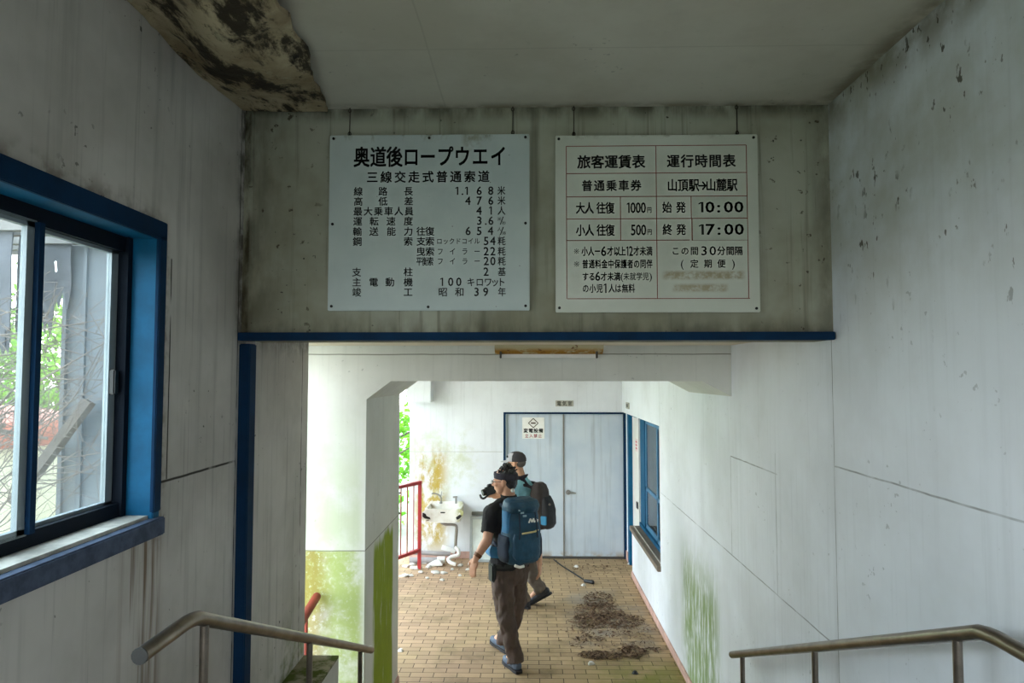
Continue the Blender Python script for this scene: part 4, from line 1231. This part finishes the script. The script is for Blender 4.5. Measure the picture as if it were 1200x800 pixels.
tk = thing('storage_tank', (-3.62, 4.3, -0.13), 'cream coloured round tank with a red brown cap outside the hall window', 'tank')
tx, ty = -3.66, 4.3
MB().loft([((tx, ty, z), (r, 0, 0), (0, r, 0)) for z, r in ((-0.13, .64), (0.5, .66), (1.6, .66), (2.04, .64))], 32).build('tank_body', plain('cream_plastic', (214, 208, 182), 0.6, var=0.06), tk, smooth=True)
MB().loft([((tx, ty, z), (r, 0, 0), (0, r, 0)) for z, r in ((2.02, .69), (2.10, .70), (2.17, .66), (2.22, .52), (2.25, .3), (2.26, .05))], 32).build('tank_cap', plain('red_brown_cap', (170, 104, 84), 0.7, var=0.12), tk, smooth=True)
b = MB(); b.box(-2.235, -2.0, 3.24, 3.30, -0.13, 3.08).box(-2.235, -2.215, 3.22, 3.24, -0.13, 3.08).box(-2.14, -2.125, 3.225, 3.24, -0.13, 3.08).box(-2.02, -2.0, 3.22, 3.24, -0.13, 3.08)
tag(b.build('ribbed_panel', plain('pale_grey_panel', (112, 117, 122), 0.55, var=0.06)), 'pale grey ribbed upright panel just outside the hall window', 'panel')
b = MB().box(-2.72, -2.62, 3.92, 4.0, -0.13, 2.55); tag(b.build('white_post', plain('white_post_paint', (232, 232, 230), 0.6)), 'white square post left of the ribbed panel outside the window', 'post')
b = MB().box(-2.62, -2.2, 3.94, 3.98, 2.34, 2.40).box(-2.62, -2.35, 3.90, 3.94, 2.36, 2.44, 0.01); tag(b.build('white_bracket', M_ALU), 'short white arm sticking out of the white post', 'bracket')
b = MB().tube([at(15, 590, 3.08), at(105, 470, 3.18)], 0.03, 4); tag(b.build('wooden_brace', plain('old_board', (104, 95, 87), 0.8)), 'slanting weathered board crossing the lower part of the window view', 'board')
# torn sheets hanging from the eave
M_SHEET = plain('grey_torn_sheet', (92, 93, 98), 0.8, var=0.18, sc=5)
eb = MB().box(-3.9, -3.8, 2.3, 3.5, 3.1, 3.2).box(-1.6, -1.5, 2.3, 3.5, 3.1, 3.2)
for yy_ in (2.9, 3.0, 3.2, 3.35, 3.45):
    eb.box(-3.9, -1.5, yy_ - 0.02, yy_ + 0.025, 3.08, 3.14)
tag(eb.build('eave_lattice', plain('grey_beam', (120, 116, 112), 0.8)), 'grey eave lattice above the hall window outside', 'eave')
for i, (px0, px1, y1, Y, lab) in enumerate(((-30, 14, 395, 2.9, 'dark grey torn sheet hanging at the far left of the window view'), (24, 46, 380, 3.0, 'grey torn strip hanging beside the dark window mullion'), (44, 84, 340, 3.2, 'wide grey torn sheet hanging right of the window mullion'), (80, 112, 330, 3.45, 'pale grey torn sheet next to the ribbed panel'), (38, 66, 372, 3.35, 'narrow torn flap with a ragged lower end in the window view'))):
    rnd = random.Random(60 + i); b = MB(); n = 14
    A0, A1 = at(px0, 250, Y), at(px1, 250, Y); zl = at(px0, y1 + 25, Y).z
    g = []
    for k in range(n + 1):
        x = A0.x + (A1.x - A0.x) * k / n
        lo = zl + (rnd.uniform(0, 0.10) if 0 < k < n else 0.1)
        g.append([V((x, Y + 0.03 * mnoise.noise(V((x * 6, z * 4, i))), z)) for z in [3.1 + (lo - 3.1) * q / 6 for q in range(7)]])
    for dy in (0, 0.006):
        vs = [[b.bm.verts.new(p + V((0, dy, 0))) for p in r_] for r_ in g]
        for k in range(n):
            for q in range(6):
                if rnd.random() < 0.06 and q > 1: continue
                b.face((vs[k][q], vs[k + 1][q], vs[k + 1][q + 1], vs[k][q + 1]))
    tag(b.build('torn_sheet', M_SHEET, smooth=True), lab, 'sheet', 'torn sheets outside the hall window')
rnd = random.Random(21)
shrub = thing('bare_shrub', (-2.75, 2.75, -0.13), 'tangle of bare grey branches right outside the hall window', 'shrub')
MB().tube(smooth_path([(-2.75, 2.75, -0.13), (-2.7, 2.8, 0.7), (-2.8, 2.85, 1.5), (-2.6, 2.85, 2.3)]), [0.03 - 0.001 * k for k in range(19)], 8).build('stem', M_DRY, shrub, smooth=True)
for i in range(110):
    px, py, Y = rnd.uniform(-60, 100), rnd.uniform(285, 600), rnd.uniform(2.5, 3.2)
    p = at(px, py, Y); L = rnd.uniform(0.35, 0.9); a = rnd.uniform(-0.5, 1.1)
    d = V((math.cos(a), rnd.uniform(-.3, .3), math.sin(a)))
    bend = V((rnd.uniform(-.12, .12), rnd.uniform(-.1, .1), rnd.uniform(-.12, .12)))
    pts = smooth_path([p - d * L / 2, p - d * L / 6 + bend, p + d * L / 6 + bend * .6, p + d * L / 2], 5)
    if max(q_.z for q_ in pts) > 2.85 or min(q_.x for q_ in pts) < -3.2 or max(q_.x for q_ in pts) > -1.5: continue
    r0 = 0.017 if i < 2 else rnd.uniform(0.0016, 0.005)
    b = MB(); b.tube(pts, [r0 * (1 - 0.6 * k / (len(pts) - 1)) for k in range(len(pts))], 6)
    for _ in range(3):
        k = rnd.randint(3, len(pts) - 3); q = pts[k]
        b.tube([q, q + V((rnd.uniform(-.12, .12), rnd.uniform(-.06, .06), rnd.uniform(-.02, .16))), q + V((rnd.uniform(-.2, .2), rnd.uniform(-.1, .1), rnd.uniform(0, .25)))], [r0 * .5, r0 * .4, r0 * .25], 5)
    b.build('branch', M_DRY, shrub, smooth=True)

# ------------------------------------------------------------------ people
M_SKIN = plain('skin', (206, 154, 126), 0.55, var=0.06, sc=14)
M_SKIN2 = plain('tanned_skin', (198, 146, 116), 0.55, var=0.06, sc=14)
M_HAIR = plain('dark_hair', (34, 32, 34), 0.6, var=0.3, sc=40)


def hand(b, wr, d, palm, thumb_side, s=1.0, curl=0.35):
    """palm, four fingers of unequal length and a thumb; d = towards the finger tips, palm = palm normal, thumb_side = +-1"""
    d = d.normalized(); palm = (palm - d * palm.dot(d)).normalized(); wv = d.cross(palm).normalized() * thumb_side
    b.ell(wr + d * 0.048 * s, (0.041 * s, 0.056 * s, 0.016 * s), (wv, d, palm))
    b.caps(wr - d * 0.02 * s, 0.025 * s, wr + d * 0.02 * s, 0.026 * s)
    for k, (off, L) in enumerate(((0.030, 0.070), (0.010, 0.080), (-0.010, 0.074), (-0.029, 0.058))):
        p = wr + (d * 0.09 + wv * off) * s
        dd = d; rr = 0.0088 * s
        for q in range(3):
            an = curl * (0.6 + q * 0.55)
            dd = (d * math.cos(an) + palm * math.sin(an))
            p2 = p + dd * L * s * (0.46, 0.31, 0.23)[q]
            b.caps(p, rr, p2, rr * 0.92, 8); p = p2; rr *= 0.92
    p = wr + (d * 0.025 + wv * 0.034) * s
    p2 = p + (d * 0.6 + wv * 0.6 + palm * 0.35).normalized() * 0.042 * s
    p3 = p2 + (d * 0.85 + wv * 0.2 + palm * 0.4).normalized() * 0.034 * s
    b.caps(p, 0.013 * s, p2, 0.0105 * s, 8); b.caps(p2, 0.0105 * s, p3, 0.009 * s, 8)


TORSO = ((-.16, .13, .10), (0, .165, .118), (.22, .152, .108), (.45, .148, .104), (.66, .168, .118), (.82, .172, .112), (.92, .135, .085), (1.0, .065, .06))


def torso(b, J, lo, hi, grow):
    P, N, r = J['pelvis'], J['neck'], J['right']; ax = N - P; f = J['fwd']
    secs = []
    ts = [t for t in TORSO if lo < t[0] < hi]
    def val(t):
        for a, c in zip(TORSO, TORSO[1:]):
            if a[0] <= t <= c[0]:
                k = (t - a[0]) / (c[0] - a[0]); return [a[i] + (c[i] - a[i]) * k for i in (1, 2)]
        return TORSO[-1][1:] if t > 0 else TORSO[0][1:]
    for t in [lo] + [q[0] for q in ts] + [hi]:
        wv, dv = val(t)
        secs.append((P + ax * t, r * (wv + grow), f * (dv + grow)))
    b.loft(secs, 24, 2.3)


def human(J, label, skin):
    body = MB(); torso(body, J, -.16, 1.0, 0)
    H, hf = J['head'], J['hfwd'].normalized(); hu = (V((0, 0, 1)) - hf * hf.z).normalized(); hr = hf.cross(hu)
    A = (hr, hf, hu)
    def h(x, y, z): return H + hr * x + hf * y + hu * z
    body.caps(J['neck'] - V((0, 0, 0.02)), 0.06, h(0, -.022, -.05), 0.054)
    body.ell(h(0, -.012, .032), (.076, .096, .088), A); body.ell(h(0, .03, -.03), (.060, .062, .078), A)
    body.ell(h(0, .048, -.086), (.034, .034, .026), A); body.ell(h(0, .062, .022), (.055, .030, .022), A)
    body.caps(h(0, .088, .012), .009, h(0, .108, -.026), .0135); body.ell(h(0, .1, -.032), (.017, .012, .009), A)
    body.ell(h(0, .086, -.056), (.024, .012, .006), A); body.ell(h(0, .084, -.067), (.021, .012, .006), A)
    for sd in (-1, 1):
        body.ell(h(.083 * sd, -.010, -.008), (.011, .021, .034), A); body.ell(h(.038 * sd, .066, -.022), (.024, .02, .022), A)
        ar = J['armL'] if sd < 0 else J['armR']
        body.caps(J['neck'] - V((0, 0, .03)), .052, ar[0], .056)
        body.caps(ar[0], .054, ar[1], .042); body.caps(ar[1], .043, ar[1].lerp(ar[2], .3), .042); body.caps(ar[1].lerp(ar[2], .3), .042, ar[2], .027)
        hand(body, ar[2], ar[3], ar[4], ar[5], 1.0, ar[6])
        lg = J['legL'] if sd < 0 else J['legR']
        body.caps(lg[0], .078, lg[1], .050); body.caps(lg[1], .050, lg[1].lerp(lg[2], .35), .050); body.caps(lg[1].lerp(lg[2], .35), .050, lg[2], .036)
        body.caps(lg[2], .038, lg[2] + lg[3] * .1 - V((0, 0, .04)), .034)
    base = V((J['pelvis'].x, J['pelvis'].y, 0.0))
    o = link_mesh('person', blob(body, .0062, 3), skin, None, True, base, 0)
    tag(o, label, 'person', 'two hikers walking through the passage')
    for sd in (-1, 1):
        e = MB().ell(h(.031 * sd, .083, .002), (.012, .008, .008), A, 10, 8).build('eye', plain('eye_white', (226, 220, 214), 0.3), o, smooth=True)
        MB().ell(h(.031 * sd, .0895, .002), (.0055, .003, .0055), A, 8, 6).build('iris', M_HAIR, e, smooth=True)
    return o, h, A


def trousers(J, o, mt):
    b = MB(); torso(b, J, -.16, .12, .014)
    for lg in (J['legL'], J['legR']):
        b.caps(lg[0], .100, lg[1], .078); b.caps(lg[1], .078, lg[2].lerp(lg[1], .12), .062)
        b.tube([lg[2].lerp(lg[1], .25), lg[2] + V((0, 0, -.035)) - lg[3] * .012], [.066, .074], 16)
    t = link_mesh('trousers', blob(b, .007, 5, .018, 9, (1.2, 1.2, 0.8)), mt, o, True, None, 0)
    P = J['pelvis'].lerp(J['neck'], .115)
    MB().loft([(P + V((0, 0, z)), J['right'] * .178, J['fwd'] * .132) for z in (-.016, .016)], 24, 2.3).build('belt', M_DARK, t)
    return t


def shirt(J, o, mt, hem=.06, slv=.62, name='t_shirt'):
    b = MB(); torso(b, J, hem, .96, .014)
    N = J['neck']
    for ar in (J['armL'], J['armR']):
        b.caps(N - V((0, 0, .025)), .066, ar[0], .070)
        b.caps(ar[0], .069, ar[0].lerp(ar[1], slv * .6), .066); b.tube([ar[0].lerp(ar[1], slv * .3), ar[0].lerp(ar[1], slv)], [.067, .066], 16)
    t = link_mesh(name, blob(b, .007, 4, .010, 11, (1, 1, .8)), mt, o, True, None, 0)
    b = MB(); up_ = (J['head'] - N).normalized()
    b.loft([(N + up_ * z, J['right'] * r_, J['fwd'] * r_) for z, r_ in ((-.03, .080), (.0, .074), (.036, .070))], 18).build('collar', mt, t, smooth=True)
    return t


def shoe(o, ankle, d, mt, sole):
    d = d.normalized(); s_ = d.cross(V((0, 0, 1))).normalized(); u = s_.cross(d)
    b = MB()
    hl_ = ankle - d * .045 - u * .05; bl = ankle + d * .115 - u * .062; tp = ankle + d * .185 - u * .066
    b.loft([(hl_ - d * .03, s_ * .026, u * .026), (hl_, s_ * .036, u * .040), (ankle + d * .02 - u * .045, s_ * .038, u * .05), (bl - d * .04, s_ * .043, u * .042), (bl, s_ * .046, u * .034), (tp - d * .02, s_ * .040, u * .028), (tp + d * .014, s_ * .020, u * .016)], 16, 2.4)
    b.caps(ankle - u * .03, .046, ankle + u * .03, .047)
    sh = link_mesh('shoe', blob(b, .006, 3), mt, o, True, None, 0)
    b = MB(); ring = []
    for t_, w_ in ((-.085, .012), (-.078, .030), (-.03, .038), (.05, .038), (.115, .048), (.17, .042), (.198, .024), (.205, .008)):
        ring.append((t_, w_))
    out_ = [ankle + d * t_ + s_ * w_ - u * .105 for t_, w_ in ring] + [ankle + d * t_ - s_ * w_ - u * .105 for t_, w_ in ring[::-1]]
    b.prism(out_, u * .024)
    tag(b.build('sole', sole, sh), 'dark sole')
    return sh


def glasses(o, h, A):
    b = MB()
    for sd in (-1, 1):
        c_ = h(.032 * sd, .103, 0)
        b.tube([c_ + A[0] * math.cos(a) * .025 + A[2] * math.sin(a) * .016 for a in [k * PI / 8 for k in range(17)]], .0022, 6, False)
        b.tube([h(.056 * sd, .100, .006), h(.080 * sd, .06, .008), h(.083 * sd, -.005, .006)], .0022, 6)
    b.tube([h(-.008, .108, .004), h(.008, .108, .004)], .002, 6)
    g = b.build('glasses', M_DARK, o)
    for sd in (-1, 1):
        MB().disc(h(.032 * sd, .102, 0), A[1], .0, .001) if False else None
    return g


# --- the nearer hiker
f1 = V((-.5, .866, 0)); r1 = V((.866, .5, 0)); l1 = -r1
J1 = dict(pelvis=at(597, 668, 5.95), neck=at(597, 584, 5.95), right=r1, fwd=f1, head=at(591.5, 563.5, 5.93), hfwd=V((-.97, .22, -.06)),
          armL=[at(576, 600, 5.86), at(571, 633, 5.78), at(557.5, 654, 5.74), V((-.25, -.02, -1)), V((.6, .8, .1)), -1, .35],
          armR=[at(617, 600, 6.05), at(629, 633, 6.04), at(632, 657, 6.0), V((.06, -.1, -1)), V((-.9, .3, 0)), 1, .5],
          legL=[at(588, 674, 5.89), at(593, 725, 5.81), V((-.105, 5.80, .112)), V((-.45, .89, 0))],
          legR=[at(606, 673, 6.0), at(603, 722, 6.13), V((-.215, 6.20, .118)), V((-.55, .83, 0.05))])
man1, h1, A1 = human(J1, 'person in a black T-shirt and brown trousers walking away, headband on', M_SKIN)
trousers(J1, man1, plain('brown_trousers', (86, 70, 62), 0.85, var=0.15, sc=10))
M_BLK = plain('black_cotton', (30, 28, 30), 0.9, var=0.2)
shirt(J1, man1, M_BLK, .05, .74)
M_SHOE1 = plain('blue_grey_shoe', (86, 98, 116), 0.7, var=0.3, sc=30)
for k in ('legL', 'legR'):
    shoe(man1, J1[k][2], J1[k][3], M_SHOE1, plain('dark_sole', (40, 40, 44), 0.7))
b = MB()
b.ell(h1(0, -.024, .040), (.083, .092, .080), A1); b.ell(h1(0, -.055, -.005), (.070, .058, .072), A1)
rnd = random.Random(2)
for _ in range(70):
    a = rnd.uniform(0, 2 * PI); q = rnd.uniform(.1, 1.2)
    d = V((math.sin(q) * math.cos(a), math.sin(q) * math.sin(a) * .9, math.cos(q)))
    p = h1(d.x * .08, -.025 + d.y * .09, .05 + d.z * .085)
    dd = (A1[0] * d.x + A1[1] * (d.y - .25) + A1[2] * d.z + V((rnd.uniform(-.4, .4), rnd.uniform(-.4, .4), rnd.uniform(-.1, .3)))).normalized()
    b.caps(p, .010, p + dd * rnd.uniform(.008, .024), .004, 8)
link_mesh('hair', blob(b, .0045, 1, .004, 40), M_HAIR, man1, True, None, 0)
b = MB(); n = 26
M_BAND = plain('dark_headband_cloth', (52, 48, 58), 0.9, var=0.3, sc=30)
rs = []
for z0, g in ((-.004, .004), (.0, .009), (.03, .010), (.05, .006)):
    rs.append([h1(math.cos(2 * PI * k / n) * (.079 + g), -.014 + math.sin(2 * PI * k / n) * (.098 + g), .022 + z0 + .012 * math.sin(2 * PI * k / n)) for k in range(n)])
b.rings(rs, False)
hb = b.build('headband', M_BAND, man1, smooth=True)
b = MB()
b.ell(h1(.03, -.118, .02), (.018, .014, .018)); b.loft([(h1(.03, -.118, .02), A1[2] * .012, A1[0] * .006), (h1(.05, -.16, .0), A1[2] * .02, A1[0] * .004), (h1(.06, -.185, -.05), A1[2] * .012, A1[1] * .016)], 10)
b.loft([(h1(.02, -.118, .02), A1[2] * .012, A1[0] * .006), (h1(.03, -.175, .03), A1[2] * .018, A1[0] * .004), (h1(.04, -.2, .045), A1[2] * .006, A1[0] * .004)], 10)
b.build('knot', M_BAND, hb, smooth=True)
glasses(man1, h1, A1)
MB().ell(h1(-.035, -.075, -.075), (.018, .018, .018), A1, 12, 8).build('collar_button', M_WHITE, man1, smooth=True)
ar = J1['armL']; fa = (ar[2] - ar[1]).normalized()
b = MB(); b.tube([ar[2] - fa * .045, ar[2] - fa * .015], [.036, .034], 16); tag(b.build('bracelet', plain('brown_bracelet', (112, 66, 30), 0.6), man1), 'brown wrist strap')
hp = J1['pelvis'] + l1 * .17 + V((0, 0, .01)) + f1 * (-.02)
MB().obox(Matrix.Translation(hp) @ Matrix.Rotation(math.radians(30), 4, 'Z'), .05, .09, .15, .012).build('hip_pouch', M_DARK, man1)

# --- his backpack
o1 = -f1
bp = J1['pelvis'].lerp(J1['neck'], .5) + o1 * .125 - r1 * .012
M_PACK = plain('petrol_blue_nylon', (12, 64, 90), 0.6, var=0.18, sc=12)
M_PACKL = plain('light_blue_nylon', (44, 108, 152), 0.6, var=0.15, sc=12)
M_MESH = plain('dark_mesh_pocket', (22, 36, 56), 0.8)
zc = at(605, 621, 5.76).z
pk = thing('backpack', (bp.x, bp.y, zc - .27), 'petrol blue hiking backpack on the nearer hiker', 'backpack', 'backpacks of the two hikers')
def pkp(B, x, y, z): return B[0] + B[1] * x + B[2] * y + V((0, 0, z))
B1 = (V((bp.x, bp.y, zc)), r1, o1)
def q1(x, y, z): return pkp(B1, x, y, z * .80)
b = MB()
b.loft([(q1(0, .095, z), r1 * wv, o1 * dv) for z, wv, dv in ((-.33, .11, .07), (-.30, .15, .10), (-.18, .165, .115), (0, .158, .11), (.15, .145, .10), (.25, .125, .085), (.285, .10, .06))], 24, 3.2)
link_mesh('main_bag', blob(b, .008, 4, .008, 9), M_PACK, pk, True, None, 0)
b = MB(); b.loft([(q1(0, .09, .20), r1 * .15, o1 * .115), (q1(0, .10, .26), r1 * .155, o1 * .125), (q1(0, .085, .31), r1 * .14, o1 * .10), (q1(0, .075, .335), r1 * .10, o1 * .06)], 24, 3)
lid = link_mesh('lid', blob(b, .007, 4, .008, 10), M_PACK, pk, True, None, 0)
b = MB(); b.loft([(q1(0, .185, z), r1 * wv, o1 * .035) for z, wv in ((-.27, .10), (-.22, .125), (-.05, .125), (.0, .115))], 20, 3)
fp = link_mesh('front_pocket', blob(b, .007, 4, .006, 12), M_PACK, pk, True, None, 0)
for sd in (-1, 1):
    b = MB(); b.loft([(q1(sd * .148, .08, z), r1 * wv, o1 * dv) for z, wv, dv in ((-.30, .025, .06), (-.24, .04, .085), (-.10, .038, .085), (-.03, .022, .08))], 16, 2.6)
    link_mesh('side_pocket', blob(b, .007, 3), M_MESH, pk, True, None, 0)
b = MB(); b.loft([(q1(-.135, .10, z), r1 * .03, o1 * .055) for z in (0, .08, .18, .22)], 14, 2.5); b.build('side_panel', M_PACKL, pk, smooth=True)
b = MB(); b.tube([q1(-.06, .225, .005), q1(.06, .225, .012), q1(.135, .17, .014)], .008, 6); tag(b.build('compression_strap', plain('cream_webbing', (206, 186, 140), 0.7), pk), 'cream strap')
b = MB()
for sd in (-1, 1):
    b.tube(smooth_path([q1(sd * .085, .03, .22), q1(sd * .095, -.05, .235), q1(sd * .105, -.13, .225), q1(sd * .115, -.225, .15), q1(sd * .115, -.265, .05), q1(sd * .13, -.20, -.10), q1(sd * .15, -.05, -.18), q1(sd * .14, .04, -.2)]), .017, 8).build('shoulder_strap', M_MESH, pk, smooth=True); b = MB()
for sd in (-1, 1):
    b = MB(); b.loft([(q1(sd * .14, .02, -.24), V((0, 0, .04)), o1 * .02), (q1(sd * .19, -.06, -.235), V((0, 0, .05)), r1 * .018), (q1(sd * .185, -.16, -.235), V((0, 0, .04)), r1 * .018), (q1(sd * .12, -.245, -.24), V((0, 0, .018)), o1 * .012)], 12)
    b.build('hip_belt', M_PACKL, pk, smooth=True)
b = MB()
for x0, z0, x1_, z1_ in ((.015, .10, .03, .14), (.03, .14, .045, .105), (.045, .105, .06, .14), (.06, .14, .068, .10), (.08, .10, .086, .135), (.095, .10, .10, .125)):
    b.tube([q1(x0, .203, z0), q1(x1_, .203, z1_)], .0065, 5)
tag(b.build('logo', M_WHITE, pk), 'small white emblem')
for x_, z_ in ((-.07, .24), (-.05, .21), (-.025, .175)):
    b = MB(); b.obox(Matrix.Translation(q1(x_, .205, z_)) @ Matrix.Rotation(math.radians(30), 4, 'Z'), .03, .012, .014)
    b.build('gear_loop', plain('pale_loop', (150, 178, 190), 0.6), pk)
b = MB(); b.tube([q1(-.11, .19, -.315), q1(-.07, .20, -.335), q1(-.03, .20, -.33)], .012, 8); b.build('piping', M_WHITE, pk)
for sd in (-1, 1):
    MB().tube([q1(sd * .075, .20, .20), q1(sd * .08, .225, .06), q1(sd * .085, .225, -.05)], .006, 6).build('lid_strap', M_MESH, pk)

# --- the farther hiker
f2 = V((-.9, .436, 0)); r2 = V((.436, .9, 0)); o2_ = -f2
J2 = dict(pelvis=at(615, 640, 7.4), neck=at(610.5, 560, 7.4), right=r2, fwd=f2, head=at(604.5, 542.5, 7.37), hfwd=V((-.95, .28, -.03)),
          armL=[at(604, 570, 7.24), at(599, 592, 7.16), at(585, 580, 7.1), V((-1, -.1, .15)), V((0, 0.9, -.3)), -1, .7],
          armR=[at(618, 570, 7.56), at(606, 596, 7.5), at(585, 581, 7.3), V((-1, -.3, .25)), V((0, -1, 0)), 1, .7],
          legL=[at(613, 642, 7.31), at(608, 676, 7.26), V((-.05, 7.33, .115)), V((-.9, .43, 0))],
          legR=[at(620, 642, 7.49), at(621, 671, 7.47), at(633.5, 689, 7.43), V((-.82, .25, -.52))])
man2, h2, A2 = human(J2, 'person in a light blue shirt and grey cap behind the nearer hiker', M_SKIN2)
trousers(J2, man2, plain('grey_brown_trousers', (104, 92, 82), 0.85, var=0.15, sc=10))
shirt(J2, man2, plain('light_blue_shirt', (138, 190, 206), 0.85, var=0.1), .04, .7)
for k in ('legL', 'legR'):
    shoe(man2, J2[k][2], J2[k][3], plain('dark_grey_shoe', (62, 62, 68), 0.75, var=0.25, sc=30), plain('black_sole', (30, 30, 32), 0.7))
b = MB(); b.ell(h2(0, -.05, .005), (.073, .060, .052), A2)
link_mesh('hair', blob(b, .005, 2, .003, 60), plain('short_grey_hair', (92, 84, 80), 0.8), man2, True, None, 0)
cp = MB(); cp.loft([(h2(0, -.01, z), A2[0] * a, A2[1] * c_) for z, a, c_ in ((.022, .085, .106), (.05, .086, .106), (.085, .076, .094), (.112, .052, .066), (.125, .02, .026))], 24)
cap = cp.build('cap', plain('dark_cap_cloth', (58, 54, 58), 0.85), man2, smooth=True)
b = MB(); rs = []
for z, a, c_ in ((.024, .087, .108), (.05, .088, .108), (.085, .078, .096), (.112, .054, .068)):
    rs.append([h2(math.cos(t) * a, -.01 + math.sin(t) * c_, z) for t in [PI * (.08 + .84 * k / 14) for k in range(15)]])
vs = [[b.bm.verts.new(p) for p in r_] for r_ in rs]
for i in range(3):
    for k in range(14):
        b.face((vs[i][k], vs[i][k + 1], vs[i + 1][k + 1], vs[i + 1][k]))
b.build('front_panel', plain('grey_cap_front', (164, 162, 166), 0.85), cap, smooth=True)
b = MB()
rs = [[h2(math.cos(t) * .08 * k2, .07 + math.sin(t) * .10 * k2 + (.0 if k2 else 0), .030 - .018 * k2 * k2 + dz) for t in [PI * k / 16 for k in range(17)]] for k2, dz in ((.55, 0), (1, 0), (1, .005), (.55, .005))]
b.rings(rs, True)
b.build('brim', plain('pale_brim', (176, 174, 176), 0.8), cap, smooth=True)
MB().disc(h2(-.045, .075, .075), (A2[1] - A2[0] * .5), .012, .012).build('badge', M_DARK, cap)
glasses(man2, h2, A2)

# --- his backpack
zc2 = at(637, 590, 7.4).z
bq = J2['pelvis'].lerp(J2['neck'], .55) + o2_ * .14
B2 = (V((bq.x, bq.y, zc2)), r2, o2_)
def q2(x, y, z): return pkp(B2, x, y + (.25 - z) * .10, z)
pk2 = thing('backpack', (bq.x, bq.y, zc2 - .24), 'dark brown and black daypack on the farther hiker', 'backpack', 'backpacks of the two hikers')
M_PK2 = plain('black_brown_nylon', (56, 48, 46), 0.75, var=0.2, sc=10)
M_PK3 = plain('black_nylon', (34, 34, 38), 0.7, var=0.2, sc=10)
b = MB(); b.loft([(q2(0, .05, z), r2 * wv, o2_ * dv) for z, wv, dv in ((-.24, .09, .05), (-.2, .13, .075), (0, .14, .085), (.14, .13, .08), (.21, .10, .06), (.24, .06, .035))], 22, 2.8)
link_mesh('main_bag', blob(b, .007, 4, .008, 9), M_PK2, pk2, True, None, 0)
b = MB(); b.loft([(q2(0, .125, z), r2 * wv, o2_ * dv) for z, wv, dv in ((-.23, .08, .03), (-.19, .115, .06), (-.05, .12, .065), (.05, .11, .05), (.1, .09, .02))], 22, 2.8)
link_mesh('front_pocket', blob(b, .007, 4, .006, 9), M_PK3, pk2, True, None, 0)
MB().obox(Matrix.Translation(q2(-.115, .12, -.13)) @ Matrix.Rotation(math.atan2(r2.y, r2.x), 4, 'Z'), .02, .07, .09, .006).build('patch', plain('bright_blue_patch', (36, 120, 160), 0.6), pk2)
MB().disc(q2(-.06, .178, .03), o2_ - r2, .012, .008).build('zip_pull', M_STEEL, pk2)
for sd in (-1, 1):
    MB().tube(smooth_path([q2(sd * .075, .0, .19), q2(sd * .10, -.06, .215), q2(sd * .11, -.14, .20), q2(sd * .11, -.235, .13), q2(sd * .105, -.27, .04), q2(sd * .13, -.20, -.08), q2(sd * .14, -.06, -.16), q2(sd * .12, .01, -.18)]), .016, 8).build('shoulder_strap', M_PK3, pk2, smooth=True)

# --- the camera he holds up
cc = at(574, 574.5, 7.08)
cm = thing('camera', (cc.x, cc.y, cc.z - .05), 'small black camera with a bent arm held up before the hikers', 'camera')
Rz = Matrix.Translation(cc) @ Matrix.Rotation(math.radians(-14), 4, 'Y') @ Matrix.Rotation(math.radians(20), 4, 'Z')
MB().obox(Rz, .115, .06, .085, .012).obox(Rz @ Matrix.Translation((.01, 0, .05)), .05, .05, .03, .008).build('camera_body', M_DARK, cm)
b = MB(); b.tube([Rz @ V((-.05, -.01, 0)), Rz @ V((-.085, -.012, 0))], .034, 16); b.build('lens', plain('black_lens', (18, 20, 24), 0.25), cm, smooth=True)
b = MB(); b.tube(smooth_path([Rz @ V((-.03, 0, -.04)), Rz @ V((-.08, 0, -.06)), Rz @ V((-.105, 0, -.045)), Rz @ V((-.11, 0, -.01))]), .011, 8)
b.build('bent_arm', M_DARK, cm, smooth=True)
